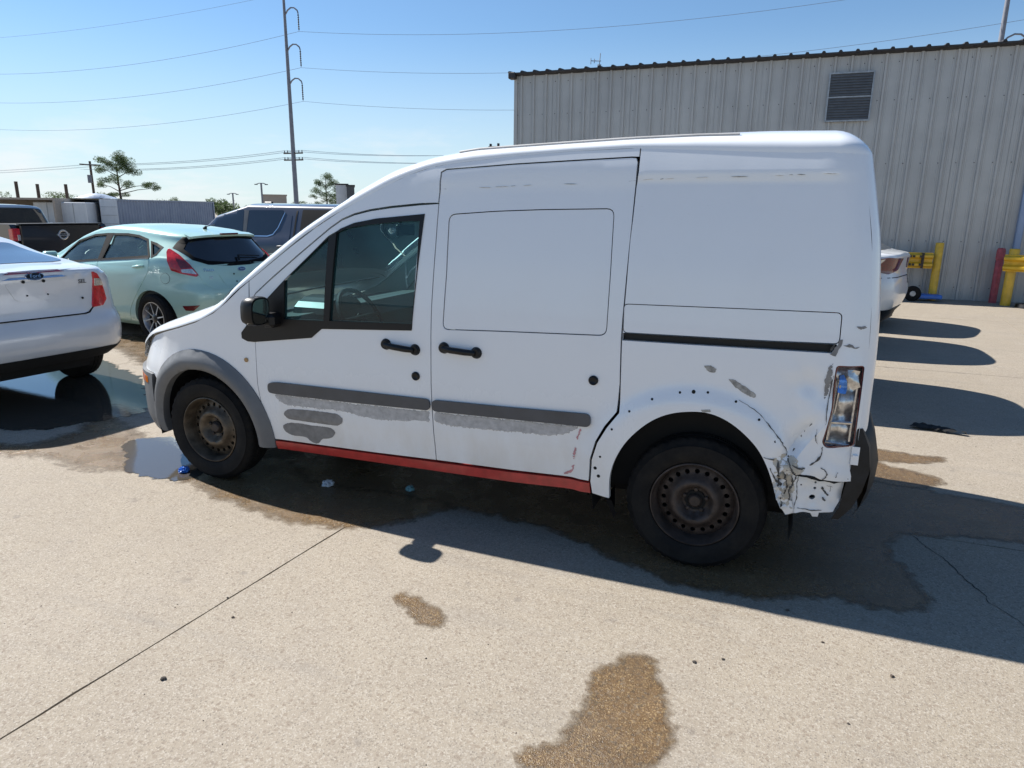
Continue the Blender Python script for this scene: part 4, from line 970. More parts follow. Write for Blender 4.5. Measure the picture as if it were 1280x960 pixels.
# ================================================================ other vehicles
def crom(P,n):
    """Catmull-Rom through P, n samples per span"""
    P=[Vector(p) for p in P]; o=[]
    for i in range(len(P)-1):
        a=P[max(i-1,0)];b=P[i];c=P[i+1];d=P[min(i+2,len(P)-1)]
        for k in range(n):
            t=k/n; o.append(.5*((2*b)+(c-a)*t+(2*a-5*b+4*c-d)*t*t+(-a+3*b-3*c+d)*t**3))
    o.append(P[-1]); return o
class Car:
    """local axes: +x to the rear, -y to the left side, z up"""
    def __init__(s,H,B,XF,XR_,W,zs=.22,nf=4.5,nr=5,tum=.30,shr=0.,shd=.04):
        s.H,s.B,s.XF,s.XR,s.W,s.zs,s.nf,s.nr,s.tum,s.shr,s.shd=H,B,XF,XR_,W,zs,nf,nr,tum,shr,shd
        s.x0=min(p[1] for p in XF); s.x1=max(p[1] for p in XR_); s.xm=(s.x0+s.x1)/2
    def section(s,x,wf,d):
        W=(s.W-d)*wf; B=sm1(x,s.B,.04); h=max(sm1(x,s.H,.05)-d,B+.02); z0=s.zs+d
        gh=h-B; wt=W*.93-min(s.tum*gh,.22)*wf; r=min(.13,gh*.55)
        return [(W*.90,z0),(W*.975,z0+.10),(W,z0+(B-z0)*.45),(W*.995,z0+(B-z0)*.72),(W*.975,B-s.shd),(W*.935,B+.015),(wt+.012*wf,h-r),(wt-.045*wf,h-r*.33),(wt*.72,h-.008),(wt*.35,h+.004),(0,h+.006)]
    def build(s,d=0,nu=64,ns=4):
        V=[];rings=[]
        for i in range(nu+1):
            ph=math.radians(-89.2+178.4*i/nu); sp=math.sin(ph); n=s.nf if sp<0 else s.nr
            xn=(1 if sp>0 else -1)*abs(sp)**(2/n); wf=math.cos(ph)**(2/n)
            xnom=s.xm+xn*((s.x1-s.xm) if xn>0 else (s.xm-s.x0))
            sec=crom([(a,b,0) for a,b in s.section(xnom,wf,d)],ns); ring=[]
            for q in sec:
                z=q.y; xe_=sm1(z,s.XR,.03)-d if xn>0 else sm1(z,s.XF,.03)+d
                ring.append((s.xm+abs(xn)*(xe_-s.xm),-q.x,z))
            ring=ring+[(x,-y,z) for x,y,z in ring[:-1][::-1]]
            rings.append(ring)
        m=len(rings[0]); V=[v for r in rings for v in r]
        F=[(i*m+j,i*m+(j+1)%m,(i+1)*m+(j+1)%m,(i+1)*m+j) for i in range(nu) for j in range(m)]+[(j,j+1,m-2-j,m-1-j) for j in range((m-1)//2)]+[(nu*m+j,nu*m+j+1,nu*m+m-2-j,nu*m+m-1-j) for j in range((m-1)//2)]
        return V,F
    def mesh(s,d=0,**k):
        V,F=s.build(d,**k); me=bpy.data.meshes.new('body'); bm=bmesh.new(); vv=[bm.verts.new(v) for v in V]
        for f in F:
            f=tuple(dict.fromkeys(f))
            if len(f)<3: continue
            try: bm.faces.new([vv[i] for i in f])
            except ValueError: pass
        bmesh.ops.remove_doubles(bm,verts=bm.verts,dist=1e-5); bmesh.ops.recalc_face_normals(bm,faces=bm.faces); bm.to_mesh(me)
        if d==0: s.tree=BVHTree.FromBMesh(bm)
        bm.free(); return me
def cyl(cx,cz,r,y0,y1,idx=1,n=40):
    V=[];
    for i in range(n):
        a=2*math.pi*i/n; V+=[(cx+r*math.cos(a),y0,cz+r*math.sin(a)),(cx+r*math.cos(a),y1,cz+r*math.sin(a))]
    F=[(2*i,2*i+1,2*((i+1)%n)+1,2*((i+1)%n)) for i in range(n)]+[tuple(2*i for i in range(n)),tuple(2*i+1 for i in range(n))[::-1]]
    return solid(V,F,idx)
def prism(P,mode,a,b,idx=0):
    """P 2D polygon; mode L: (x,z) extruded in y from a to b; B: (y,z) extruded in x; T: (x,y) extruded in z"""
    n=len(P); V=[]
    for t in (a,b):
        for p in P: V.append({'L':(p[0],t,p[1]),'B':(t,p[0],p[1]),'T':(p[0],p[1],t)}[mode])
    return solid(V,[tuple(range(n)),tuple(range(n,2*n))[::-1]]+[(i,(i+1)%n,n+(i+1)%n,n+i) for i in range(n)],idx)
def solid(V,F,idx):
    me=bpy.data.meshes.new('c'); bm=bmesh.new(); vv=[bm.verts.new(v) for v in V]
    for f in F: bm.faces.new([vv[i] for i in f])
    bmesh.ops.recalc_face_normals(bm,faces=bm.faces); 
    for f in bm.faces: f.material_index=idx
    bm.to_mesh(me); bm.free(); me.materials.append(M_dark); me.materials.append(M_dark); return me
def ray(car,mode,a,b):
    if mode in ('LB','RB'):
        sg=-1 if mode=='LB' else 1; k=.70710678
        D=Vector((k,sg*k,0)); ax=Vector((k,k,0)) if mode=='LB' else Vector((-k,k,0))
        o=ax*a+D*6+Vector((0,0,b)); h=car.tree.ray_cast(o,-D)
        if h[0] is None: h=car.tree.find_nearest(ax*a+D*2+Vector((0,0,b)))
        return h[0],(h[1] if h[1].dot(D)>0 else -h[1])
    o,d={'L':((a,-6,b),(0,1,0)),'R':((a,6,b),(0,-1,0)),'B':((6,a,b),(-1,0,0)),'T':((a,b,6),(0,0,-1)),'F':((-6,a,b),(1,0,0))}[mode]
    h=car.tree.ray_cast(Vector(o),Vector(d))
    if h[0] is None:
        h=car.tree.find_nearest(Vector({'L':(a,-car.W,b),'R':(a,car.W,b),'B':(car.x1,a,b),'T':(a,b,1.3),'F':(car.x0,a,b)}[mode]))
    nrm=h[1] if h[1].dot(Vector(d))<0 else -h[1]
    return h[0],nrm
OUT={'L':(0,-1,0),'R':(0,1,0),'B':(1,0,0),'T':(0,0,1),'F':(-1,0,0),'LB':(.7071,-.7071,0),'RB':(.7071,.7071,0)}
def decal(name,car,mode,P,mat,par,off=.004,res=.07,thick=.02,holes=(),rnd=0,smooth=50,**k):
    if rnd: P=rounded(P,rnd)
    D=Vector(OUT[mode])
    def f(a,b):
        p,n=ray(car,mode,a,b); return p+n*off
    return patch(name,P,list(holes),f,mat,par,res=res,depth=OUT[mode],thick=thick,smooth=smooth,**k)
def cut_openings(me,wins):
    bm=bmesh.new(); bm.from_mesh(me); bm.faces.ensure_lookup_table(); dl=[]
    for f in bm.faces:
        c=f.calc_center_median()
        for mode,P in wins:
            if mode=='L' and pip(c.x,c.z,P): dl.append(f); break
            if mode=='B' and c.x>1.2 and pip(c.y,c.z,P): dl.append(f); break
            if mode=='T' and c.z>.85 and pip(c.x,c.y,P): dl.append(f); break
    bmesh.ops.delete(bm,geom=dl,context='FACES'); bm.to_mesh(me); bm.free()
def car_body(car,par,mat,arches,wins=(),ra=.34,name='body'):
    if wins: me=car.mesh(nu=230,ns=10)
    else: me=car.mesh()
    me.materials.append(mat); me.materials.append(M_dark)
    cs=[]
    if wins:
        inn=car.mesh(.045,nu=150,ns=7); cut_openings(inn,wins); inn.shade_smooth(); link('interior_lining',inn,M_dgrey,par)
    for (cx,cz) in arches:
        for sgn in (-1,1): cs.append(cyl(cx,cz,ra,sgn*(car.W+.2),sgn*(car.W-.32)))
    me2=boolean(me,cs)
    if wins: cut_openings(me2,wins)
    me2.materials.clear(); me2.materials.append(mat); me2.materials.append(M_dark)
    me2.shade_smooth(); me2.set_sharp_from_angle(angle=math.radians(32))
    return link(name,me2,None,par)
def alloy(par,cx,y,cz,r,w,sgn,mat,spokes,rrim,face=None,sw_=.022):
    wh=empty('wheel'); wh.parent=par
    tyre(wh,cx,y,cz,r,w,rrim,sgn)
    b=MB(); b.lathe([(rrim+.003,.02),(rrim,.008),(rrim-.008,.010),(rrim-.014,.03),(rrim-.03,.08)],(cx,y,cz),'Y',48,sgn); b.out('rim',face or mat,wh,40)
    b=MB(); b.lathe([(0,.09),(rrim-.02,.09)],(cx,y,cz),'Y',24,sgn); b.out('wheel_back',M_dark,wh)
    b=MB(); b.lathe([(0,.018),(.03,.018),(.055,.03),(.06,.05)],(cx,y,cz),'Y',20,sgn); b.out('hub',mat,wh,40)
    sp=MB(); 
    for k in range(spokes):
        a=2*math.pi*k/spokes+.2
        for da in (0,):
            u=Vector((math.cos(a+da),0,math.sin(a+da)));v=Vector((-u.z,0,u.x)); c=Vector((cx,y,cz)); ya=Vector((0,sgn,0))
            q=[c+u*.045+v*sw_*.8+ya*.03,c+u*.045-v*sw_*.8+ya*.03,c+u*(rrim-.006)-v*sw_*.55+ya*.016,c+u*(rrim-.006)+v*sw_*.55+ya*.016]
            sp.add([tuple(p) for p in q]+[tuple(p+ya*.03) for p in q],[(0,1,2,3),(0,4,5,1),(1,5,6,2),(2,6,7,3),(3,7,4,0)])
    sme=mesh('spoke',sp.V,sp.F); 
    for k in range(spokes):
        me=mesh('spoke',sp.V[8*k:8*k+8],[(0,1,2,3),(0,4,5,1),(1,5,6,2),(2,6,7,3),(3,7,4,0)]); link('spoke',me,face or mat,wh)
    bpy.data.meshes.remove(sme); return wh
def place(root,x,y,az,z=None):
    """heading az in degrees clockwise from +Y; local +x is the rear"""
    a=math.radians(az); f=Vector((math.sin(a),math.cos(a),0)); root.location=(x,y,gz(x,y) if z is None else z); root.rotation_euler=(0,0,math.atan2(-f.y,-f.x))
def RM(p,n,up=(0,0,1)):
    """matrix placing flat text at p facing n"""
    n=Vector(n).normalized(); x=Vector(up).cross(n).normalized(); y=n.cross(x); return Matrix.Translation(p)@Matrix((x,y,n)).transposed().to_4x4()
def oval(name,w,h,p,n,mat,par,rim=None):
    b=MB(); V=[(w*math.cos(t),h*math.sin(t),.0) for t in [2*math.pi*i/28 for i in range(28)]]; V2=[(v[0]*.96,v[1]*.94,.004) for v in V]
    b.add(V+V2,[(i,(i+1)%28,28+(i+1)%28,28+i) for i in range(28)]+[tuple(range(28,56))]); me=mesh(name,b.V,b.F); me.transform(RM(p,n)); return link(name,me,mat,par)
M_badge=simple('badge_blue',(.02,.04,.12),.25,coat=.5)
# ---------------------------------------------------------------- mint hatchback
HC=Car(H=[(-2.05,.70),(-1.9,.84),(-1.5,.95),(-1.05,1.06),(-.85,1.16),(-.5,1.30),(-.1,1.40),(.3,1.43),(.9,1.42),(1.5,1.38),(1.98,1.33)],
       B=[(-2.05,.62),(-1.5,.84),(-.9,.90),(0,.95),(.9,1.01),(1.5,1.07),(1.9,1.05),(2.0,1.0)],
       XF=[(.2,-1.98),(.5,-2.04),(.75,-2.0),(.95,-1.75),(1.2,-1.65),(1.45,-1.5)],XR_=[(.2,1.90),(.35,1.97),(.55,2.0),(.66,1.985),(.74,1.93),(.9,1.90),(.98,1.87),(1.1,1.78),(1.25,1.68),(1.33,1.66),(1.45,1.60)],W=.86,zs=.19,nf=4,nr=4.6,tum=.42,shd=.05)
hb=empty('hatchback'); T(hb,'mint green five-door hatchback with black multi-spoke wheels and no plate between the sedan and van','hatchback')
HW1=[(-.76,.905),(-.62,1.07),(-.44,1.195),(-.10,1.28),(.165,1.30),(.19,1.298),(.20,.985)]
HW2=[(.27,.99),(.31,1.302),(.60,1.308),(.84,1.292),(1.04,1.25),(1.205,1.063)]
HW3=[(1.13,1.225),(1.22,1.205),(1.335,1.165),(1.31,1.09),(1.26,1.062)]
HWR=[(-.60,1.157),(-.50,1.262),(-.2,1.283),(.2,1.283),(.50,1.262),(.60,1.157),(.56,1.05),(.44,1.0),(.15,.972),(-.15,.972),(-.44,1.0),(-.56,1.05)]
HWF=[(-1.10,-.55),(-.42,-.50),(-.42,.50),(-1.10,.55)]
hbody=car_body(HC,hb,M_mint,[(1.245,.31),(-1.245,.31)],[('L',p) for p in (HW1,HW2,HW3)]+[('B',HWR),('T',HWF)],ra=.345)
for md in ('L','R'):
    for nm,P in (('front_door_window',HW1),('rear_door_window',HW2),('corner_window',HW3)):
        Q=P if area(P)>0 else P[::-1]
        g_=decal('window_glass',HC,md,inset(Q,-.01),M_hglass,hb,off=-.012,thick=0)
        decal('window_trim',HC,md,inset(Q,-.015),M_seal,hb,off=.003,thick=.02,holes=[inset(Q,.012)])
    decal('pillar_trim',HC,md,[(.165,1.315),(.305,1.318),(.265,.985),(.205,.98)],M_seal,hb,off=.004,thick=.01)
    # doors as raised sheets with their own edges
    fd=[(-.95,.50),(-.93,.86),(-.90,.885),(.215,.965),(.225,.24),(-.86,.24),(-.93,.32)]
    rd=[(.233,.967),(1.18,1.03),(1.225,1.02),(1.224,.892),(1.14,.78),(1.03,.646),(.91,.51),(.82,.40),(.77,.24),(.233,.24)]
    for P in (fd,rd):
        dd=decal('door',HC,md,P,M_mint,hb,off=.0035,res=.09,thick=.008,rnd=.03)
        xh=(.05,.91) if P is fd else (1.06,.945)
        p,n=ray(HC,md,xh[0]-.08,xh[1]-.02); q,_=ray(HC,md,xh[0]+.08,xh[1])
        MB().tube([p+n*.005,p+n*.035+(q-p)*.12,q+n*.035-(q-p)*.12,q+n*.005],[.012,.016,.016,.012],8).out('door_handle',M_mint,dd,50)
    decal('belt_moulding',HC,md,[(-.90,.888),(.2,.978),(1.22,1.045),(1.22,1.033),(.2,.965),(-.9,.874)],M_chrome if 0 else M_black,hb,off=.008,thick=.01,res=.2)
    # mirror
    s=-1 if md=='L' else 1
    mm=empty('door_mirror'); mm.parent=hb
    MB().box((-.83,s*.86-.09,.93),(-.71,s*.86+.09,1.06),bev=.03).out('mirror_housing',M_mint,mm,50)
    # tail lamp
    q=1 if md=='L' else -1; mB='LB' if md=='L' else 'RB'
    Z=lambda P:[(q*a_,z_) for a_,z_ in P]
    tl=decal('tail_lamp',HC,mB,Z([(.545,1.158),(.575,1.147),(.672,1.086),(.795,.972),(.88,.851),(.858,.832),(.683,.872),(.572,.906),(.535,1.01),(.522,1.117)]),M_redl,hb,off=.012,thick=.03,res=.03,rnd=.012)
    decal('lamp_insert',HC,mB,Z([(.630,1.046),(.736,1.013),(.818,.943),(.688,.927)]),M_redd,tl,off=.016,thick=.005,res=.03,rnd=.01)
    decal('reverse_lens',HC,mB,Z([(.690,.919),(.815,.925),(.86,.862),(.70,.885)]),M_clear,tl,off=.017,thick=.005,res=.03,rnd=.006)
    decal('rear_reflector',HC,mB,Z([(.668,.484),(.872,.494),(.792,.425),(.70,.428)]),M_redd,hb,off=.006,thick=.01,res=.04,rnd=.008)
    b=MB(); 
decal('rear_window',HC,'B',inset(HWR if area(HWR)>0 else HWR[::-1],-.012),M_dglass,hb,off=-.004,thick=0)
decal('rear_window_trim',HC,'B',inset(HWR if area(HWR)>0 else HWR[::-1],-.032),M_seal,hb,off=.004,thick=.02,holes=[inset(HWR if area(HWR)>0 else HWR[::-1],.015)],res=.05)
decal('windscreen',HC,'T',[(-1.12,-.57),(-.40,-.52),(-.40,.52),(-1.12,.57)],M_hglass,hb,off=.0,thick=0)
# roof spoiler, high lamp, wiper, tailgate line, badges
b=MB(); V=[];
for i in range(13):
    y=-.50+1.0*i/12; k=1-(abs(y)/.50)**3*.8
    V+=[(1.52,y,1.355-.030*(1-k)),(1.72-.12*(1-k),y,1.325-.03*(1-k)),(1.715-.12*(1-k),y,1.300-.03*(1-k)),(1.60,y,1.27)]
b.add(V,[(4*i+j,4*i+j+1,4*i+j+5,4*i+j+4) for i in range(12) for j in range(3)]+[(0,1,2,3),(51,50,49,48)]); sp_=b.out('spoiler',M_mint,hb,50)
MB().box((1.705,-.13,1.318),(1.748,.13,1.340),bev=.005).out('high_brake_lamp',M_redd,sp_)
tg=[(-.62,.95),(-.50,.965),(.50,.965),(.62,.95),(.55,.76),(.47,.672),(-.47,.672),(-.55,.76)]
tgo=decal('tailgate',HC,'B',tg,M_mint,hb,off=.004,res=.06,thick=.02,rnd=.03)
decal('plate_recess',HC,'B',[(-.36,.855),(.36,.855),(.29,.70),(-.29,.70)],M_mint,tgo,off=.008,res=.08,thick=.003,rnd=.02)
for y,z in ((-.14,.84),(.14,.84),(-.12,.745),(.12,.745)):
    p,n=ray(HC,'B',y,z); oval('plate_screw_hole',.010,.010,p+n*.010,n,M_dark,tgo)
p,n=ray(HC,'B',0,.893); oval('emblem',.062,.030,p+n*.008,n,M_chrome,tgo); e=oval('emblem_face',.055,.025,p+n*.012,n,M_badge,tgo); text('emblem_script','Ford',.034,M_chrome,tgo,RM(p+n*.0175,n),.0005)
p,n=ray(HC,'B',-.47,.905); text('badge_text','Fiesta',.055,M_chrome,tgo,RM(p+n*.008,n),.002)
p,n=ray(HC,'B',-.46,.815); text('badge_text','SE',.045,M_chrome,tgo,RM(p+n*.008,n),.002)
decal('rear_valance',HC,'B',[(-.62,.20),(-.52,.33),(-.25,.38),(.25,.38),(.52,.33),(.62,.20)],M_black,hb,off=.008,res=.06,thick=.02)
p,n=ray(HC,'B',0,1.0); q,_=ray(HC,'B',.02,1.05); MB().tube([p+n*.02,q+n*.03],.014,8).tube([q+n*.03,ray(HC,'B',.36,1.03)[0]+n*.02],.007,5).out('rear_wiper',M_black,hb)
p,n=ray(HC,'T',1.28,0); MB().tube([p,p+Vector((.03,0,.035))],[.03,.012],8).tube([p+Vector((.02,0,.03)),p+Vector((.20,0,.06))],.005,5).out('antenna',M_black,hb)
# fuel flap as a seam ring
for md in ('L',):
    c0=arc(1.48,.81,.062,0,345,22); decal('fuel_flap_gap',HC,md,arc(1.48,.81,.066,0,345,22),M_trimd,hb,off=.002,thick=.003,res=.05); decal('fuel_flap',HC,md,c0,M_mint,hb,off=.004,thick=.004,res=.05)
b=MB(); b.box((-.35,-.62,.35),(.25,-.12,.52),bev=.04); b.box((.15,-.62,.45),(.30,-.12,1.02),bev=.05); b.box((.18,-.48,1.04),(.27,-.26,1.2),bev=.03)
b.box((-.35,.12,.35),(.25,.62,.52),bev=.04); b.box((.15,.12,.45),(.30,.62,1.02),bev=.05); b.box((.18,.26,1.04),(.27,.48,1.2),bev=.03); b.out('front_seats',M_seat,hb)
b=MB(); b.box((.75,-.6,.4),(1.2,.6,.55),bev=.04); b.box((1.15,-.6,.5),(1.3,.6,.98),bev=.05); b.box((1.18,-.45,1.0),(1.26,-.22,1.13),bev=.03); b.box((1.18,.22,1.0),(1.26,.45,1.13),bev=.03); b.out('rear_seat',M_seat,hb)
b=MB(); b.add([(-1.2,-.7,.88),(-.7,-.7,.90),(-.62,-.7,.8),(-.62,-.7,.5),(-1.2,.7,.88),(-.7,.7,.90),(-.62,.7,.8),(-.62,.7,.5)],[(0,1,5,4),(1,2,6,5),(2,3,7,6)]); 
c0=Vector((-.50,-.38,.90)); ax=Vector((.9,0,.42)).normalized(); e1=Vector((0,1,0)); e2=ax.cross(e1); b.tube([c0+(e1*math.cos(t)+e2*math.sin(t))*.18 for t in [2*math.pi*i/20 for i in range(21)]],.014,6,False); b.out('dashboard',M_black,hb)
for sx in (1.245,-1.245):
    alloy(hb,sx,-.855,.305,.305,.19,1,M_bwheel,8,.205,M_alu,.009); alloy(hb,sx,.855,.305,.305,.19,-1,M_bwheel,9,.205,M_alu,.014)
MB().box((-1.6,-.6,.17),(1.6,.6,.30)).out('underbody',M_dark,hb)
place(hb,-6.62,4.26,-83)
# ---------------------------------------------------------------- sedans
SC=Car(H=[(-2.42,.62),(-2.2,.78),(-1.6,.92),(-1.05,1.02),(-.7,1.18),(-.3,1.35),(.1,1.42),(.6,1.42),(.95,1.37),(1.3,1.26),(1.65,1.19),(1.80,1.155),(2.1,1.15),(2.42,1.14)],
       B=[(-2.42,.55),(-1.6,.82),(-.9,.90),(0,.94),(1.2,.99),(1.7,1.05),(2.1,1.06),(2.42,1.05)],
       XF=[(.2,-2.36),(.45,-2.42),(.7,-2.40),(.95,-2.25),(1.45,-2.0)],XR_=[(.2,2.20),(.38,2.30),(.40,2.36),(.46,2.41),(.58,2.42),(.70,2.40),(.735,2.34),(.80,2.325),(.95,2.315),(1.07,2.33),(1.12,2.345),(1.16,2.30),(1.45,2.1)],W=.915,zs=.36,nf=4,nr=5.2,tum=.45,shd=.05)
def sedan(paint_,rear,label,cat='sedan',detail=True,x=0,y=0,az=-90,group=None,carc=None):
    c=carc or SC
    r=empty('sedan'); T(r,label,cat,group)
    car_body(c,r,paint_,[(1.364,.33),(-1.364,.33)],ra=.36)
    for md in ('L','R'):
        for P in ([(-.98,.935),(-.72,1.08),(-.40,1.22),(.02,1.31),(.16,1.32),(.14,.975)],[(.20,.98),(.20,1.325),(.60,1.325),(.92,1.28),(1.0,1.02)],[(1.05,1.02),(1.0,1.25),(1.25,1.16),(1.40,1.06)]):
            decal('side_window',c,md,P,M_dglass,r,off=.003,thick=.004,rnd=.02)
        s=-1 if md=='L' else 1
        MB().box((-.90,s*.93-.08,.95),(-.76,s*.93+.08,1.08),bev=.03).out('door_mirror',paint_,r,50)
        for P in ([(-.98,.90),(.155,.955),(.155,.26),(-.88,.26)],[(.165,.955),(1.12,.99),(1.05,.7),(.9,.45),(.88,.26),(.165,.26)]):
            dd=decal('door',c,md,P,paint_,r,off=.003,res=.12,thick=.006,rnd=.03)
    decal('windscreen',c,'T',[(-1.05,-.62),(-.30,-.55),(-.30,.55),(-1.05,.62)],M_dglass,r,off=.003,thick=.004,rnd=.05)
    decal('rear_window',c,'T',[(1.02,-.52),(1.64,-.64),(1.70,-.5),(1.72,0),(1.70,.5),(1.64,.64),(1.02,.52)],M_rglass,r,off=.004,thick=.004,rnd=.05,res=.1)
    for sx in (1.364,-1.364):
        alloy(r,sx,-.90,.325,.325,.215,1,M_alu,7,.215); alloy(r,sx,.90,.325,.325,.215,-1,M_alu,7,.215)
    MB().box((-1.8,-.65,.24),(1.9,.65,.40)).out('underbody',M_dark,r)
    if detail:
        # boot lid, lamps, bumper line, chrome strip, badges
        bl=decal('boot_lid',c,'B',[(-.47,1.135),(.47,1.135),(.50,1.0),(.50,.90),(.45,.81),(.38,.755),(-.38,.755),(-.45,.81),(-.50,.90),(-.50,1.0)],paint_,r,off=.004,res=.06,thick=.012,rnd=.04)
        decal('plate_recess',c,'B',[(-.24,1.055),(.24,1.055),(.16,.90),(-.16,.90)],paint_,bl,off=.0075,res=.1,thick=.003,rnd=.04)
        for nm_,zt,zb_,w_,m_,o_ in (('chrome_strip',1.118,1.075,.25,M_chrome,.030),('maroon_strip',1.142,1.121,.235,M_redd2,.012)):
            V=[]
            for k in range(21):
                y_=-w_+2*w_*k/20; q_,_=ray(c,'B',y_,1.06); e_=max(0,(abs(y_)-w_*.8)/(w_*.2))
                V+=[(q_.x-.012,y_,zt-(zt-zb_)*.5*e_),(q_.x+o_*(1-e_*.6),y_,zb_+(zt-zb_)*.12),(q_.x-.02,y_,zb_)]
            link(nm_,mesh(nm_,V,[(3*k+j,3*k+j+1,3*k+j+4,3*k+j+3) for k in range(20) for j in (0,1)],20),m_,bl)
        p,n=ray(c,'B',-.01,1.098); n=Vector((1,0,.35)).normalized(); p=Vector((ray(c,'B',-.01,1.06)[0].x+.014,-.01,1.098)); oval('emblem',.075,.034,p,n,M_chrome,bl); oval('emblem_face',.068,.029,p+n*.004,n,M_black,bl); text('emblem_script','Ford',.042,M_chrome,bl,RM(p+n*.0095,n),.0005)
        for y_,z_,rr_ in ((-.10,1.062,.013),(.055,1.058,.013),(-.08,.948,.007),(.08,.945,.007),(.36,.885,.010)):
            p,n=ray(c,'B',y_,z_); oval('plate_screw_hole',rr_,rr_,p+n*.010,n,M_dark,bl)
        p,n=ray(c,'B',.375,1.027); text('badge_text','SEL',.048,M_trim,bl,RM(p+n*.008,n),.002,.0008)
        for md,s in (('L',-1),('R',1)):
            mB='RB' if s>0 else 'LB'; Z=lambda P:[(-s*-a_ if s>0 else -a_,z_) for a_,z_ in P]
            t_=decal('tail_lamp',c,mB,Z([(-1.295,1.10),(-1.25,1.08),(-1.215,1.015),(-1.19,.93),(-1.185,.85),(-1.24,.80),(-1.33,.795),(-1.30,.925),(-1.29,1.03)]),M_redl,r,off=.012,res=.03,thick=.05,rnd=.008)
            decal('reverse_lens',c,mB,Z([(-1.285,1.045),(-1.225,1.035),(-1.20,.975),(-1.285,.98)]),M_clear,t_,off=.016,res=.03,thick=.004)
        decal('rear_apron',c,'B',[(-.84,.33),(-.86,.42),(-.5,.455),(.5,.455),(.86,.42),(.84,.33)],M_dark,r,off=.006,res=.06,thick=.03)
        decal('boot_gap',c,'B',[(-.39,.757),(-.36,.752),(.36,.745),(.40,.752),(.455,.80),(.50,.86),(.492,.866),(.445,.808),(.395,.762),(.35,.755),(-.36,.762)],M_dark,r,off=.006,res=.05,thick=.004)
        b=MB(); b.box((1.7,-.45,.26),(2.15,.45,.40)); b.out('rear_valance',M_dark,r)
    place(r,x,y,az); return r
M_rglass=simple('reflective_rear_glass',(.05,.07,.09),.06,spec=.9,coat=1,var=.1)
M_redd2=simple('maroon_reflection_strip',(.16,.01,.03),.2,coat=.8,var=.1)
sedan(M_silver,True,'pearl white sedan with chrome boot strip, cut off by the left edge','sedan',x=-6.21,y=1.03,az=-84)
# crossover behind the van on the right
KC=Car(H=[(-2.3,.8),(-1.6,1.02),(-1.0,1.12),(-.6,1.33),(-.1,1.48),(.6,1.52),(1.2,1.48),(1.6,1.40),(1.85,1.25),(2.0,1.14),(2.3,1.10)],
       B=[(-2.3,.7),(-1.4,.95),(0,1.05),(1.5,1.12),(2.0,1.08),(2.3,1.05)],XF=[(.2,-2.2),(.6,-2.3),(.95,-2.1),(1.6,-1.8)],XR_=[(.2,2.10),(.3,2.2),(.5,2.27),(.72,2.25),(.85,2.20),(1.0,2.22),(1.08,2.24),(1.14,2.16),(1.6,1.9)],W=.93,zs=.12,nf=4,nr=4.5,tum=.38)
def crossover(pm,label,x,y,az,full=True):
    kr=empty('crossover'); T(kr,label,'crossover')
    car_body(KC,kr,pm,[(1.36,.36),(-1.36,.36)],ra=.40)
    for md,s in (('L',-1),('R',1)):
        t_=decal('tail_lamp',KC,'B',[(s*.16,1.035),(s*.62,1.055),(s*.82,1.02),(s*.88,.95),(s*.82,.88),(s*.60,.82),(s*.30,.88)],M_redd,kr,off=.010,res=.04,thick=.05,rnd=.015)
        decal('reverse_lens',KC,'B',[(s*.66,1.035),(s*.80,1.01),(s*.85,.95),(s*.72,.945)],M_clear,t_,off=.014,res=.03,thick=.004)
        for P in ([(-.9,1.06),(-.5,1.30),(.1,1.44),(.16,1.1)],[(.22,1.1),(.22,1.45),(.9,1.44),(1.0,1.14)],[(1.06,1.15),(1.0,1.43),(1.5,1.3),(1.6,1.18)]): decal('side_window',KC,md,P,M_dglass,kr,off=.003,thick=.004,rnd=.02)
    decal('rear_window',KC,'T',[(1.45,-.6),(1.90,-.68),(1.94,0),(1.90,.68),(1.45,.6)],M_dglass,kr,off=.004,thick=.004,rnd=.05,res=.1)
    decal('rear_diffuser',KC,'B',[(-.86,.12),(-.84,.22),(-.6,.30),(.6,.30),(.84,.22),(.86,.12)],M_black,kr,off=.008,res=.06,thick=.03)
    if full: decal('diffuser_blade',KC,'B',[(.35,.18),(.66,.24),(.70,.21),(.42,.15)],M_clear,kr,off=.014,res=.06,thick=.01)
    if full:
     p,n=ray(KC,'B',.28,.70); text('badge_text','E',.16,M_trimd,kr,RM(p+n*.006,n),.002,.002)
    if full: decal('pink_scrape',KC,'B',[(.50,.52),(.52,.52),(.60,.66),(.585,.66)],M_pink,kr,off=.004,thick=.002,res=.04)
    decal('tailgate_edge',KC,'B',[(-.8,.775),(.8,.775),(.8,.765),(-.8,.765)],M_dark,kr,off=.003,thick=.002,res=.1)
    for sx in (1.36,-1.36):
        alloy(kr,sx,-.92,.36,.36,.22,1,M_alu,7,.235); alloy(kr,sx,.92,.36,.36,.22,-1,M_alu,7,.235)
    MB().box((-1.8,-.65,.20),(1.9,.65,.36)).out('underbody',M_dark,kr)
    place(kr,x,y,az); return kr
crossover(M_pw,'white crossover with a dark red tail lamp showing past the rear corner of the van',1.30,9.45,-72)
a_=crossover(M_grey,'grey crossover right behind the van, hidden but for its long nearest shadow on the lot',.10,4.12,-90,False); a_.scale=(1,1,1.45)
a_=crossover(M_blk,'black crossover between the hidden grey one and the white one, its middle shadow showing',.57,7.0,-90,False); a_.scale=(1,1,1.32)
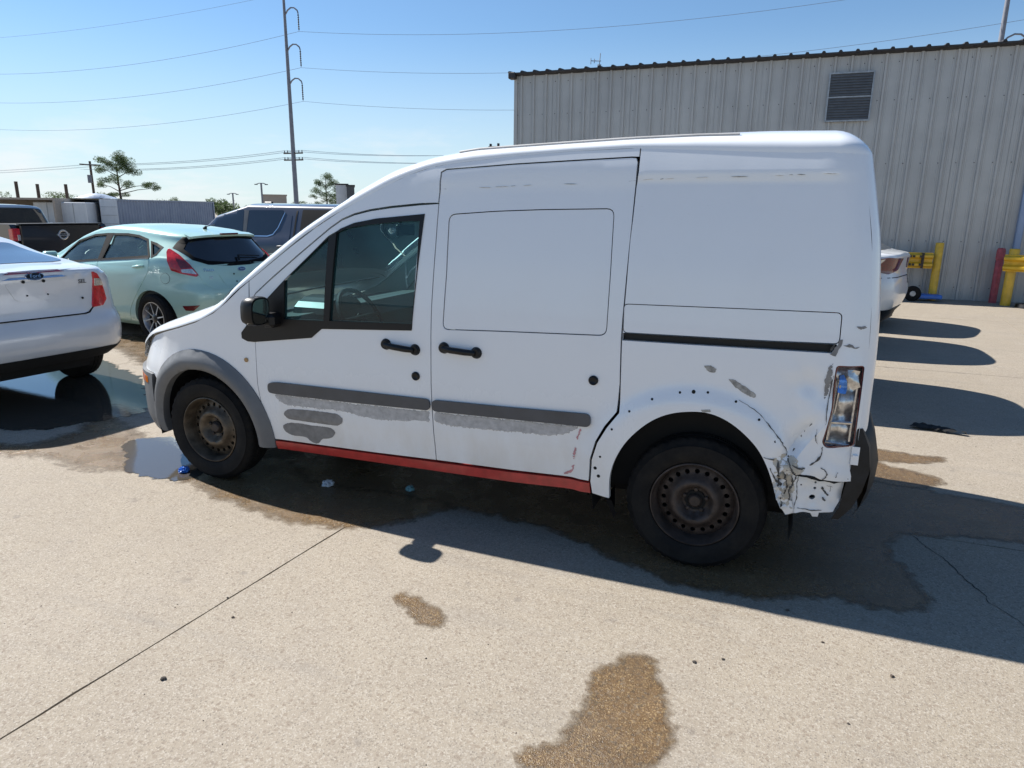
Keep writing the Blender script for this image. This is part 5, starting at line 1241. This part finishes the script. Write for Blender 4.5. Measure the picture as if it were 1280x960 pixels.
# ---------------------------------------------------------------- pickups
PC=Car(H=[(-2.6,.95),(-1.6,1.13),(-1.15,1.19),(-.98,1.34),(-.66,1.62),(-.45,1.70),(0,1.735),(.5,1.74),(1.25,1.73),(2.7,1.72)],
       B=[(-2.6,.9),(-1.5,1.08),(-1,1.12),(1.3,1.17),(2.7,1.22)],XF=[(.3,-2.6),(.9,-2.6),(1.2,-2.4),(1.8,-2.1)],XR_=[(.3,2.6),(.6,2.7),(1.2,2.68),(1.8,2.6)],W=.95,zs=.38,nf=5,nr=12,tum=.26,shd=.06)
pk=empty('pickup_truck'); T(pk,'dark navy crew-cab pickup with tinted windows and a camper cap behind the mint hatchback','pickup truck')
car_body(PC,pk,M_navy,[(1.75,.38),(-1.75,.38)],ra=.44)
for md in ('L','R'):
    fw=[(-.99,1.20),(-.84,1.36),(-.58,1.55),(-.44,1.605),(-.02,1.62),(.02,1.20)]
    rw=[(.12,1.20),(.10,1.615),(.82,1.62),(.84,1.58),(.74,1.34),(.66,1.235),(.56,1.205)]
    cw=[(1.22,1.24),(1.22,1.63),(2.35,1.63),(2.40,1.24)]
    for P in (fw,rw): decal('side_window',PC,md,P,M_dglass,pk,off=.003,thick=.004,rnd=.03)
    decal('cap_window',PC,md,cw,M_dark,pk,off=.003,thick=.004,rnd=.02)
    decal('pillar_trim',PC,md,[(-.01,1.615),(.09,1.615),(.10,1.20),(.03,1.20)],M_trimd,pk,off=.004,thick=.004)
    decal('chrome_belt_strip',PC,md,[(-1.05,1.185),(.56,1.195),(.67,1.225),(.76,1.335),(.86,1.58),(.875,1.58),(.775,1.33),(.68,1.21),(.57,1.178),(-1.05,1.168)],M_chrome,pk,off=.008,thick=.010,res=.05)
    decal('cap_strip',PC,md,[(1.18,1.215),(2.42,1.225),(2.42,1.21),(1.18,1.20)],M_chrome,pk,off=.007,thick=.01,res=.2)
    for P in ([(-1.05,1.16),(.055,1.172),(.055,.45),(-1.0,.45)],[(.065,1.172),(.60,1.172),(.90,1.30),(1.02,1.55),(1.03,1.0),(.98,.45),(.065,.45)]):
        dd=decal('door',PC,md,P,M_navy,pk,off=.0035,res=.1,thick=.006,rnd=.03)
        xh=-.06 if P[0][0]<0 else .90
        p,n=ray(PC,md,xh-.09,1.02); q,_=ray(PC,md,xh+.09,1.03); MB().tube([p+n*.006,p+n*.04+(q-p)*.12,q+n*.04-(q-p)*.12,q+n*.006],.018,8).out('door_handle',M_chrome if 0 else M_trimd,dd,50)
    decal('cab_gap',PC,md,[(1.10,1.70),(1.13,1.70),(1.11,.5),(1.08,.5)],M_dark,pk,off=.004,thick=.003,res=.1)
    s=-1 if md=='L' else 1
    MB().box((-1.0,s*1.03-.12,1.14),(-.88,s*1.03+.10,1.36),bev=.03).out('door_mirror',M_black,pk,50)
for sx in (1.75,-1.75):
    alloy(pk,sx,-.95,.39,.39,.25,1,M_alu,6,.24); alloy(pk,sx,.95,.39,.39,.25,-1,M_alu,6,.24)
p,n=ray(PC,'T',-.05,-.1); MB().box((-.10,-.12,p.z-.01),(.06,-.06,p.z+.05),bev=.01).out('roof_antenna',M_black,pk)
MB().box((-2.2,-.6,.35),(2.4,.6,.6)).out('underbody',M_dark,pk)
place(pk,-7.08,7.55,-90)
# black pickup with open bed, tailgate towards us
bp_=empty('pickup_truck'); T(bp_,'black pickup with a round tailgate emblem and red tail lamp behind the white sedan','pickup truck')
BC=Car(H=[(-2.7,.95),(-1.7,1.14),(-1.3,1.18),(-.95,1.40),(-.6,1.62),(.2,1.68),(.75,1.66),(.9,1.60)],B=[(-2.7,.9),(-1.3,1.12),(.9,1.18)],XF=[(.3,-2.7),(.9,-2.7),(1.8,-2.2)],XR_=[(.3,.9),(1.2,.9),(1.8,.85)],W=.96,zs=.38,nf=5,nr=14,tum=.3)
car_body(BC,bp_,M_blk,[(-1.75,.40)],ra=.45,name='cab')
decal('rear_window',BC,'B',[(-.70,1.24),(-.64,1.58),(.64,1.58),(.70,1.24)],M_dglass,bp_,off=.004,thick=.004,rnd=.04)
for md in ('L','R'):
    for P in ([(-1.1,1.2),(-.8,1.4),(-.5,1.55),(-.2,1.58),(-.15,1.2)],[(-.08,1.2),(-.08,1.58),(.6,1.56),(.65,1.22)]): decal('side_window',BC,md,P,M_dglass,bp_,off=.003,thick=.004,rnd=.03)
def bedside(s):
    b=MB(); P=[(.93,.42),(1.28,.42)]+arc(1.75,.40,.46,175,5,14)+[(2.25,.45),(2.62,.48),(2.66,.60),(2.64,1.24),(2.60,1.29),(.93,1.29)]
    n=len(P); V=[(x,s*.955,z) for x,z in P]+[(x,s*.84,z) for x,z in P]
    b.add(V,[tuple(range(n)),tuple(range(n,2*n))]+[(i,(i+1)%n,n+(i+1)%n,n+i) for i in range(n)]); b.out('bed_side',M_blk,bp_)
bedside(-1); bedside(1)
tg_=MB().box((2.60,-.80,.56),(2.68,.80,1.29),bev=.02).out('tailgate',M_blk,bp_)
MB().box((2.60,-.82,1.29),(2.76,.82,1.31)).out('tailgate_spoiler',M_black,tg_)
MB().box((.93,-.84,.62),(2.6,.84,.68)).out('bed_floor',M_dark,bp_); MB().box((.95,-.86,1.25),(2.62,.86,1.285)).out('bed_cover',M_black,bp_)
for s in (-1,1):
    t_=MB().box((2.55,s*.885-.072,.98),(2.69,s*.885+.072,1.22),bev=.012).out('tail_lamp',M_redl,bp_); MB().box((2.60,s*.845-.030,.985),(2.695,s*.845+.028,1.10),bev=.006).out('reverse_lens',M_clear,t_)
MB().box((2.62,-.92,.46),(2.80,.92,.62),bev=.03).out('rear_bumper',M_chrome,bp_)
b=MB(); b.lathe([(.068,0),(.085,.004),(.102,.012),(.085,.014),(.068,.012)],(2.682,0,1.08),'X',28); b.out('emblem_ring',M_chrome,tg_,40); MB().box((2.682,-.12,1.058),(2.70,.12,1.102)).out('emblem_bar',M_chrome,tg_)
text('emblem_text','NISSAN',.042,M_dark,tg_,RM((2.702,0,1.08),(1,0,0)),.001,.001)
p_=Vector((2.68,-.55,.72)); text('badge_text','TITAN',.09,M_chrome,tg_,RM((2.683,.52,.74),(1,0,0)),.002)
for sx in (1.75,-1.75):
    alloy(bp_,sx,-.95,.40,.40,.26,1,M_alu,6,.25); alloy(bp_,sx,.95,.40,.40,.26,-1,M_alu,6,.25)
MB().box((-2.2,-.6,.40),(2.5,.6,.62)).out('underbody',M_dark,bp_)
a=math.radians(-84); fx,fy=math.sin(a),math.cos(a); place(bp_,-12.09+fx*2.68,7.12+fy*2.68,-84)
mr_=sedan(M_maroon,True,'dark maroon car half hidden below the blue-grey container beyond the black pickup','car',detail=False,x=-16.6,y=10.9,az=-60); mr_.scale=(1,1,.80)
# ================================================================ wet marks and puddles
def gp(name,label,cat,pts,mat,z,e,**k):
    o=ground_patch(name,pts,mat,z,e,**k); T(o,label,cat,kind='structure'); return o
gp('wet_patch','large brown wet patch drying on the concrete at the bottom of the photo','stain',[(1.12,-1.33),(1.2,-1.31),(1.22,-1.25),(1.23,-1.17),(1.25,-1.09),(1.255,-1.0),(1.235,-.95),(1.225,-.885),(1.28,-.83),(1.30,-.77),(1.32,-.73),(1.38,-.72),(1.43,-.74),(1.45,-.83),(1.49,-.93),(1.52,-1.0),(1.54,-1.10),(1.55,-1.19),(1.53,-1.24),(1.46,-1.32),(1.43,-1.38),(1.13,-1.40)],M_wet,.0012,.07,res=.025,jit=.014,grow=.025)
gp('wet_patch','small elongated damp mark below the front door shadow','stain',[(0.26,-0.69),(0.32,-0.67),(0.41,-0.70),(0.51,-0.73),(0.58,-0.78),(0.57,-0.86),(0.5,-0.87),(0.42,-0.80),(0.34,-0.76)],M_wet,.0012,.07,res=.025,jit=.008,grow=.02)
gp('wet_patch','ragged damp trail in front of the van towards the sedan','stain',[(-3.6,.0),(-3.18,.05),(-3.17,.38),(-3.5,.86),(-3.14,.78),(-2.62,.60),(-2.24,.35),(-2.05,-.10),(-2.35,-.2),(-2.76,-.12),(-2.95,-.2),(-3.3,-.22)],M_wet,.0012,.22,res=.05)
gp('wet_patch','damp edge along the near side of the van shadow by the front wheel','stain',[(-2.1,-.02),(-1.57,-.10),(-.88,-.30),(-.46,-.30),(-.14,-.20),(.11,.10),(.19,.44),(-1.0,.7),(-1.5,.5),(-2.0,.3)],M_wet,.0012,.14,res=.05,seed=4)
gp('puddle','shallow bright puddle in front of the van front wheel','puddle',[(-2.62,.37),(-2.40,.60),(-2.06,.46),(-1.58,.16),(-1.52,-.04),(-1.8,-.13),(-2.08,-.09)],M_pud,.0028,.10,res=.04,seed=7)
gp('puddle','big puddle under the back of the white sedan reflecting its tyre','puddle',[(-8.2,1.4),(-8.0,3.2),(-6.34,2.75),(-5.62,2.5),(-4.15,1.92),(-3.10,1.18),(-3.05,.92),(-3.12,.60),(-3.32,.28),(-3.68,.10),(-4.37,.03),(-6.5,-.5)],M_pud,.0028,.22,res=.09,seed=8)
gp('wet_patch','damp streaks on the sunlit lot between the sedan and the hatchback','stain',[(-6.7,3.0),(-6.5,3.6),(-6.1,3.7),(-4.6,3.0),(-4.0,2.2),(-4.6,2.2),(-5.5,2.7)],M_wet,.0012,.3,res=.08,seed=9)
gp('wet_patch','two-fingered wet stain on the lot behind the rear bumper','stain',[(1.9,2.5),(2.39,2.38),(2.62,2.33),(2.95,2.32),(2.97,2.24),(2.86,2.15),(2.66,2.06),(2.49,2.02),(2.67,1.96),(2.83,1.86),(2.86,1.76),(2.77,1.64),(2.52,1.48),(1.9,1.45)],M_wet,.0012,.10,res=.04,seed=10,jit=.02)
gp('wet_patch','dark wet area around the rear wheel, spread wide to deepen the van shadow by colour','stain',[(-1.3,.5),(-.9,.2),(-.2,.25),(.7,.16),(1.15,-.05),(1.48,-.19),(1.79,-.15),(2.09,-.02),(2.36,-.05),(2.5,.02),(2.52,.25),(2.44,.42),(2.40,.60),(2.46,.81),(2.9,.92),(3.9,.95),(4.3,1.2),(3.3,1.5),(2.2,1.7),(1.2,1.75),(-1.2,1.6)],M_wet,.0016,.10,res=.06,seed=11,jit=.02)  # wet at the rear wheel; the rest paints the shade under the van darker
# hairline crack running on from the joint
b=MB(); P=[(2.52,.84),(2.55,.77),(2.57,.70),(2.63,.60),(2.655,.50),(2.68,.40),(2.72,.30),(2.73,.22),(2.79,.13),(2.84,.02),(2.95,-.15),(3.1,-.3),(3.3,-.6)]
P=[(x+R.uniform(-.006,.006),y+R.uniform(-.006,.006)) for x,y in subdiv(P,.04)[:-80]] if False else P
Q=[]
for a_,c_ in zip(P,P[1:]):
    for i in range(4): t=i/4; Q.append((a_[0]+(c_[0]-a_[0])*t+R.uniform(-.007,.007),a_[1]+(c_[1]-a_[1])*t+R.uniform(-.007,.007)))
V=[];
for x,y in Q: w_=R.uniform(.0012,.0032); V+=[(x-w_,y-w_*.5,.0022),(x+w_,y+w_*.5,.0022)]
b.add(V,[(2*i,2*i+1,2*i+3,2*i+2) for i in range(len(Q)-1)]); o=b.out('pavement_crack',M_soil); T(o,'thin crack wandering off the slab joint in the shadow behind the van','crack',kind='structure')
# ---------------------------------------------------------------- litter and stones
def lump(name,x,y,r,mat,label,cat,seed,group=None,flat=.6,n=2):
    bm=bmesh.new(); bmesh.ops.create_icosphere(bm,subdivisions=n,radius=r); rr=random.Random(seed)
    for v in bm.verts: k=rr.uniform(.65,1.2); v.co=Vector((v.co.x*k,v.co.y*k,max(-r*.2,v.co.z*k*flat)))
    me=bpy.data.meshes.new(name); bm.to_mesh(me); bm.free(); o=link(name,me,mat); o.location=(x,y,gz(x,y)+r*flat*.45); return T(o,label,cat,group)
stones=[(-.2,-1.51,.011,'dark round pebble alone on the lot, left of the long slab joint','a'),(-.25,-1.11,.007,'small dark pebble just right of the long slab joint','b'),(-.38,-1.0,.005,'tiny pebble above the slab joint, left of it','c'),(2.03,-.37,.006,'small dark pebble near the edge of the van shadow at right','d'),(1.67,-.63,.006,'small stone on the sunlit lot between big wet patch and van shadow','e'),(2.26,-.5,.008,'dark pebble at the right edge of the lot below the shadow','f'),(2.09,-.83,.005,'tiny stone at the lower right of the lot','g'),(1.90,-.18,.009,'dark pebble just outside the van shadow behind the rear wheel','h'),(1.57,-.69,.008,'dark pebble just right of the big wet patch','i'),(.62,-1.05,.004,'tiny dark speck of gravel on the lot below the mirror shadow','j')]
for i,(x,y,r_,lb,_) in enumerate(stones): lump('pebble',x,y,r_,M_soil if i%2==0 else M_bark,lb,'pebble',i,'pebbles scattered on the lot')
lump('crumpled_paper',-.74,.23,.035,M_paper,'crumpled white paper scrap lying in the van shadow behind the front wheel','litter',3,flat=.7,n=3)
lump('plastic_scrap',-.24,.36,.028,simple('greenish_plastic',(.20,.38,.40),.4),'greenish plastic scrap in the shadow under the sliding door','litter',5,flat=.6,n=3)
lump('sky_glint_lump',-1.72,.06,.032,M_bluepl,'bright blue lump against the front tyre, standing in for reflected sky','litter',8,flat=.8,n=4)  # blue sky reflection at the puddle edge, built as a coloured lump
o=ground_patch('oily_rag',[(2.80,3.02),(2.86,3.10),(2.98,3.12),(3.05,3.06),(3.12,2.99),(3.20,2.97),(3.19,2.93),(3.06,2.94),(2.99,2.97),(2.86,2.98)],M_dark,.012,.05,res=.03,jit=.01); 
for v in o.data.vertices: v.co.z+=R.uniform(0,.02)
o.data.materials.clear(); o.data.materials.append(M_dark); T(o,'black rag flattened on the lot in the shadow behind the van','rag')
sb=MB()
for i in range(650):
    x=R.uniform(-3,4.5);y=R.uniform(-2.2,3.5); r_=R.uniform(.0012,.0032)*(1+.2*abs(y)); z=gz(x,y)
    sb.add([(x-r_,y-r_*.6,z),(x+r_,y-r_*.5,z),(x+r_*.3,y+r_,z),(x,y,z+r_*.9)],[(0,1,3),(1,2,3),(2,0,3)])
o=sb.out('grit',M_bark); T(o,'fine dark grit scattered over the concrete lot','grit',kind='stuff')
# ================================================================ distance
def at(az,D,z=-.25): a=math.radians(az); return Vector((CAM.x+D*math.sin(a),CAM.y+D*math.cos(a),z))
# containers ------------------------------------------------------
def corr_box(name,L_,H_,W_,label,mat,doors=False):
    r=empty(name); T(r,label,'container')
    V=[];F=[];n=int(L_/.28); p=L_/n; xs=[]
    for i in range(n): xs+=[(i*p,0),(i*p+p*.30,0),(i*p+p*.5,.045),(i*p+p*.80,.045)]
    xs.append((L_,0))
    for x,y in xs: V+=[(x,y,.15),(x,y,H_-.08)]
    b=MB(); b.add(V,[(2*i,2*i+2,2*i+3,2*i+1) for i in range(len(xs)-1)]); b.out('side_wall',mat,r)
    b=MB(); b.box((-.02,-.03,0),(L_+.02,.06,.15)); b.box((-.02,-.03,H_-.08),(L_+.02,.06,H_)); b.box((-.06,-.035,0),(.08,.08,H_+.004)); b.box((L_-.08,-.035,0),(L_+.06,.08,H_+.004)); b.out('frame',mat,r)
    b=MB(); b.box((.0,.07,.0),(L_,W_,H_-.02)); b.out('box_body',mat,r); return r
c1=at(-51.0,47,-.30); c2=at(-43.9,57,-.30); ct=corr_box('shipping_container',(c2-c1).length,2.37,2.4,'long blue-grey corrugated shipping container behind the mint hatchback',M_cont)
ct.location=c1; ct.rotation_euler=(0,0,math.atan2((c2-c1).y,(c2-c1).x))
# open container seen from its end
oc=empty('open_container'); T(oc,'open shipping container with brown ribbed lining and white doors swung wide','container')
wv=1.42
b=MB(); b.box((0,0,0),(wv,6,.12)); b.box((0,0,2.32),(wv,6,2.38)); b.box((-.05,0,0),(.0,6,2.38)); b.box((wv,0,0),(wv+.05,6,2.38)); b.out('shell',M_contb,oc)
V=[];n=7;p=wv/n;xs=[]
for i in range(n): xs+=[(i*p,2.6),(i*p+p*.3,2.6),(i*p+p*.5,2.7),(i*p+p*.8,2.7)]
xs.append((wv,2.6))
for x,y in xs: V+=[(x,y,.12),(x,y,2.32)]
b=MB(); b.add(V,[(2*i,2*i+2,2*i+3,2*i+1) for i in range(len(xs)-1)]); b.out('lining',M_contb,oc)
for (x0_,w_) in ((wv+.02,.86),(-1.02,1.0)):
    dr=MB().box((x0_,-.10,.08),(x0_+w_,-.04,2.34)).out('container_door',M_contw,oc)
    for k in range(1,5): MB().box((x0_+.03,-.125,.08+k*.46),(x0_+w_-.03,-.10,.10+k*.46)).out('door_rib',M_galv,dr)
b=MB(); b.box((.3,.6,.12),(1.1,1.3,.95)); b.out('stored_crate',M_dark,oc)
q=at(-52.9,46.6,-.30); oc.location=q; oc.rotation_euler=(0,0,math.radians(38))
tp=empty('tarp'); T(tp,'pale blue tarp bundled on the roof of the open container','tarp'); V=[];F=[]
for i in range(13):
    for j in range(7):
        x=i/12*2.1; y=j/6*.9; V.append((x,y,.26*math.sin(math.pi*min(1,x/2.1))*math.sin(math.pi*(j/6))**.5+R.uniform(-.02,.02)))
F=[(i*7+j,i*7+j+1,i*7+j+8,i*7+j+7) for i in range(12) for j in range(6)]
link('tarp_sheet',mesh('tarp_sheet',V,F,60),simple('tarp',(.35,.42,.52),.4),tp); tp.location=q+Vector((.1,.1,2.39)); tp.rotation_euler=(0,0,math.radians(38))
tr=empty('box_trailer'); T(tr,'white box trailer body standing left of the open container','trailer')
b=MB(); b.box((0,0,.1),(2.5,2.2,2.15),bev=.03); b.out('trailer_box',M_contw,tr)
for k in range(1,4): MB().box((k*.62,-.02,.15),(k*.62+.03,0,2.1)).out('panel_joint',M_galv,tr)
q=at(-55.05,45.5,-.30); tr.location=q; tr.rotation_euler=(0,0,math.radians(36))
sh=empty('open_shed'); T(sh,'grey open-fronted shed at the far left edge behind the black pickup','shed')
b=MB(); b.box((-3.2,0,2.25),(2.3,3,2.35)); b.box((2.2,0,0),(2.3,3,2.25)); b.box((-3.2,2.9,0),(2.3,3,2.25)); b.box((-3.2,0,0),(-3.1,3,2.25)); b.out('shed_shell',M_beige,sh)
b=MB(); b.box((1.2,.6,0),(2.0,1.2,.9)); b.box((.1,1.2,0),(.7,1.8,1.2)); b.out('stored_boxes',M_contw,sh)
q=at(-56.6,45,-.30); sh.location=q; sh.rotation_euler=(0,0,math.radians(36))
# far buildings
def block(name,az,D,w,h,mat,label,trim=None):
    r=empty(name); T(r,label,'building'); b=MB(); b.box((-w/2,0,0),(w/2,6,h)); b.out('wall',mat,r)
    MB().box((-w/2-.1,-.1,h),(w/2+.1,6.1,h+.18)).out('parapet',trim or mat,r); r.location=at(az,D,-.3); r.rotation_euler=(0,0,-math.radians(az)); return r
block('far_building',-39.55,120,3.6,3.9,M_beige,'small beige block building on the horizon behind the navy pickup')
block('far_building',-34.55,100,1.6,5.1,M_contw,'narrow white far building beside the smaller pine, partly behind the van',M_roofm)
block('far_building',-33.9,98,1.0,4.9,M_trimd,'dark far building peeking just left of the van roof',M_roofm)
# utility poles -------------------------------------------------------
PY=75.7; poles=[(-138.,PY+1),(-59.8,PY),(18.4,PY+2.2)]
HT=28.0
ATT=[25.1,20.9,16.9]; 
def big_pole(x,y,label):
    r=empty('transmission_pole'); T(r,label,'utility pole','tall steel transmission poles')
    MB().tube([(0,0,-.3),(0,0,HT)],.34,12,r2=.16).out('pole_shaft',M_pole,r,40)
    for z in ATT:
        P=[(0,0,z+.2)]+[(1.9*math.sin(t)*1.0,0,z+.2+.9*(1-abs(t-.9)/.9)) for t in (.3,.6,.9,1.2,1.45)]+[(2.05,0,z+.35)]
        P=[(0,0,z+.35),(.5,0,z+.95),(1.0,0,z+1.2),(1.5,0,z+1.15),(1.95,0,z+.8),(2.05,0,z+.5)]
        a_=MB().tube(P,.09,6).out('davit_arm',M_pole,r,40)
        b=MB(); b.lathe([(.0,.5),(.06,.45)]+[(.11 if k%2 else .05,.4-k*.13) for k in range(15)]+[(0,-1.6)],(2.05,0,z),'Z',8); b.out('insulator',M_trimd,a_)
    for k,z in enumerate((9.0,8.15)):
        MB().box((-1.5,-.1,z-.08),(1.5,.06,z+.08)).out('crossarm',M_wood,r)
    b=MB()
    for z in (9.08,8.23):
        for x_ in (-1.4,-.9,.9,1.4): b.tube([(x_,0,z),(x_,0,z+.28)],.06,6)
    b.out('pin_insulators',M_trimd,r,kind='stuff')
    r.location=(x,y,-.3); r.rotation_euler=(0,0,math.radians(0)); return r
big_pole(*poles[1],'tall thin transmission pole with three curved arms, left of the warehouse')
big_pole(*poles[2],'pale transmission pole rising behind the warehouse at the top right corner')
big_pole(*poles[0],'far transmission pole outside the left edge carrying the same lines')
def wire(p,q,sag,name,label,r=.025,group='overhead lines'):
    P=[]; r*=.72
    for i in range(25):
        t=i/24; P.append(Vector(p)*(1-t)+Vector(q)*t+Vector((0,0,-4*sag*t*(1-t))))
    o=MB().tube(P,r,4,False).out(name,M_wire); T(o,label,'power line',group)
nm=['top','middle','lowest']
nm2=['top static','upper','middle','lower']
for a_,c_,sd in ((0,1,'left'),(1,2,'right')):
    pa,pc=poles[a_],poles[c_]
    wire((pa[0],pa[1],HT-.3),(pc[0],pc[1],HT-.3),1.3,'power_line','thin uppermost wire from the very top of the tall pole to the %s'%sd,.022)
    for k,z in enumerate(ATT): wire((pa[0]+2.05,pa[1],z-1.9),(pc[0]+2.05,pc[1],z-1.9),2.2,'power_line','wire from the %s curved arm of the tall pole running %s'%(nm[k],sd),.03)
wx=[-1.4,-.9,.9,1.4]
ordn=['outermost near','inner near','inner far','outermost far']
for k in range(4):
    for z in (9.06,8.2):
        wire((-92+wx[k]*.2,71.6+wx[k],7.4-(9.06-z)*.8),(-59.8+wx[k],PY,z),.5,'distribution_line','%s %s line between the wooden pole and the tall pole crossarms'%(ordn[k],'upper' if z>9 else 'lower'),.022,'low distribution lines left of the tall pole')
        wire((-59.8+wx[k],PY,z),(0+wx[k],70,z+.8),1.6,'distribution_line','%s %s line from the tall pole crossarms towards the warehouse'%(ordn[k],'upper' if z>9 else 'lower'),.022,'low distribution lines right of the tall pole')
    wire((-92+wx[k]*.2,71.6+wx[k],7.3),(-190,60+wx[k]*2,7.8),1.6,'distribution_line','%s line leaving the wooden pole to the left'%ordn[k],.022,'low distribution lines left of the wooden pole')
wp=empty('wooden_pole',(-92,71.6,-.3)); T(wp,'dark wooden utility pole with crossarm standing left of the larger pine','utility pole')
MB().tube([(0,0,0),(0,0,8.2)],.2,8,r2=.15).out('pole_shaft',M_wood,wp,40); MB().box((-.08,-1.6,7.6),(.08,1.6,7.78)).out('crossarm',M_wood,wp); MB().tube([(.0,-.35,5.2),(0,-.35,6.3)],.28,10).out('transformer',M_pole,wp,40)
for i,(az,h,lb) in enumerate(((-55.8,4.35,'leftmost of three bare posts above the shed on the far left'),(-54.65,4.15,'middle of three bare posts above the white trailer'),(-53.05,4.2,'right one of three bare posts, above the open container door'))):
    pr=MB().tube([(0,0,0),(0,0,h)],.16,6).out('post',M_wood); T(pr,lb,'post','bare posts on the far left'); pr.location=at(az,90,-.3)
for (az,D,h,lb) in ((-40.45,110,5.4,'double-headed lot light on a thin pole behind the navy pickup'),(-42.5,130,4.3,'faint thin light pole left of the double-headed light')):
    lp=empty('light_pole',at(az,D,-.3)); T(lp,lb,'lamp post'); MB().tube([(0,0,0),(0,0,h)],.13,6).out('pole_shaft',M_pole,lp)
    MB().tube([(-.55,-.35,h-.10),(-.25,-.15,h+.03),(.25,.15,h+.03),(.55,.35,h-.10)],.06,5).out('lamp_arm',M_pole,lp)
    b=MB(); b.box((-.8,-.5,h-.2),(-.45,-.2,h-.08)); b.box((.45,.2,h-.2),(.8,.5,h-.08)); b.out('lamp_head',M_trimd,lp)
# trees ---------------------------------------------------------------
def leaves(c,rx,rz,n,s,rr,V,F):
    for i in range(n):
        while True:
            q=Vector((rr.uniform(-1,1),rr.uniform(-1,1),rr.uniform(-1,1)))
            if q.length<1: break
        p=c+Vector((q.x*rx,q.y*rx,q.z*rz)); a=Vector((rr.gauss(0,1),rr.gauss(0,1),rr.gauss(0,.8))).normalized(); b_=a.orthogonal().normalized(); k=s*rr.uniform(.6,1.4); m=len(V)
        V+=[p-a*k,p+b_*k*.45,p+a*k]; F.append((m,m+1,m+2))
def pine(loc,H,label,clumps,seed,lean=0):
    rr=random.Random(seed); r=empty('pine_tree',loc); T(r,label,'pine tree')
    tk=[(0,0,0),(.1,0,H*.3),(.0+lean*.5,0,H*.6),(lean,0,H*.93)]; MB().tube(tk,[H*.022,H*.018,H*.012,H*.004],7).out('trunk',M_bark,r,40)
    bb=MB(); V=[];F=[]
    for (x,z,rx,rz,n) in clumps:
        y=rr.uniform(-.12,.12)*H; c=Vector((x*H,y,z*H)); t=max(.25,z-.10); base=Vector((lean*t,0,H*t)); bb.tube([base,(base+c)/2+Vector((0,0,.02*H)),c],[H*.008,H*.005,H*.003],5)
        for k in range(6):
            cc=c+Vector((rr.uniform(-1,1)*rx*H*.8,rr.uniform(-1,1)*rx*H*.8,rr.uniform(-.8,.8)*rz*H)); bb.tube([c,cc],H*.002,4)
            leaves(cc,rx*H*.68,rz*H*1.0,int(n/1.7),H*.013,rr,V,F)
    bb.out('branches',M_bark,r,kind='stuff'); link('crown',mesh('crown',V,F),M_pine,r,kind='stuff'); r.rotation_euler=(0,0,0); return r
az0=-49.9; p0=at(az0,110,-.3)
rot=math.radians(-az0)*-1
t1=pine(p0,8.9,'larger ragged pine with a side branch reaching right, above the containers',[(0,.92,.13,.07,520),(-.16,.86,.10,.05,300),(.17,.84,.11,.06,340),(.02,.78,.14,.05,260),(.22,.74,.09,.05,240),(-.22,.76,.08,.04,180),(-.10,.62,.13,.045,300),(.10,.55,.10,.04,160),(-.22,.54,.07,.03,120),(.42,.55,.09,.035,260),(.50,.50,.06,.03,120),(-.16,.40,.12,.03,220),(-.30,.36,.08,.025,130),(.05,.40,.08,.03,80),(-.05,.30,.14,.025,160)],3)
t1.rotation_euler=(0,0,math.radians(50))
p1_=at(-35.75,130,-.3); t2=pine(p1_,7.9,'smaller rounded pine left of the van roof',[(0,.90,.13,.08,420),(-.14,.82,.11,.06,330),(.15,.80,.12,.06,330),(.0,.74,.14,.06,260),(-.22,.66,.10,.05,220),(.24,.68,.11,.05,240),(-.08,.58,.13,.05,220),(.14,.52,.12,.05,200),(-.28,.52,.08,.04,130),(.02,.42,.14,.04,150),(-.2,.38,.09,.04,90)],5)
t2.rotation_euler=(0,0,math.radians(36))
rr=random.Random(11)
for (az,D,h,w_,lb) in ((-34.95,128,5.2,2.0,'pale thin tree between the smaller pine and the van'),(-37.6,150,3.6,1.9,'low round bush just left of the smaller pine'),(-34.4,135,3.8,2.0,'brownish bush at the foot of the smaller pine'),(-43.6,90,3.1,1.5,'dark round tree at the right end of the blue-grey container'),(-43.0,86,2.5,1.3,'olive bush in front of the navy pickup roof'),(-46.6,150,3.9,1.6,'thin-topped tree rising over the container'),(-53.6,130,4.2,3.2,'leafy tree mass above the white trailer'),(-57.3,120,4.4,3.0,'dark bush at the far left horizon')):
    r=empty('bush',at(az,D,-.3)); T(r,lb,'tree'); V=[];F=[]
    for k in range(9):
        c=Vector((rr.uniform(-1,1)*w_*.7,rr.uniform(-1,1)*w_*.7,h*rr.uniform(.45,.88))); leaves(c,w_*.5,h*.14,150,.16,rr,V,F)
    link('crown',mesh('crown',V,F),M_leaf,r,kind='stuff'); MB().tube([(0,0,0),(.1,0,h*.7)],.12,6).out('trunk',M_bark,r)
V=[];F=[]
for i in range(900):
    az=-62+rr.random()*62; D=rr.uniform(230,300); c=at(az,D,0); h=2.6+1.1*math.sin(az*1.7)+.8*math.sin(az*4.1+1)+rr.uniform(-.4,.8)
    leaves(Vector((c.x,c.y,h*.42)),3.2,h*.52,36,.5,rr,V,F)
o=link('distant_treeline',mesh('distant_treeline',V,F),M_leaf); T(o,'low green line of woods along the horizon','woods',kind='stuff')
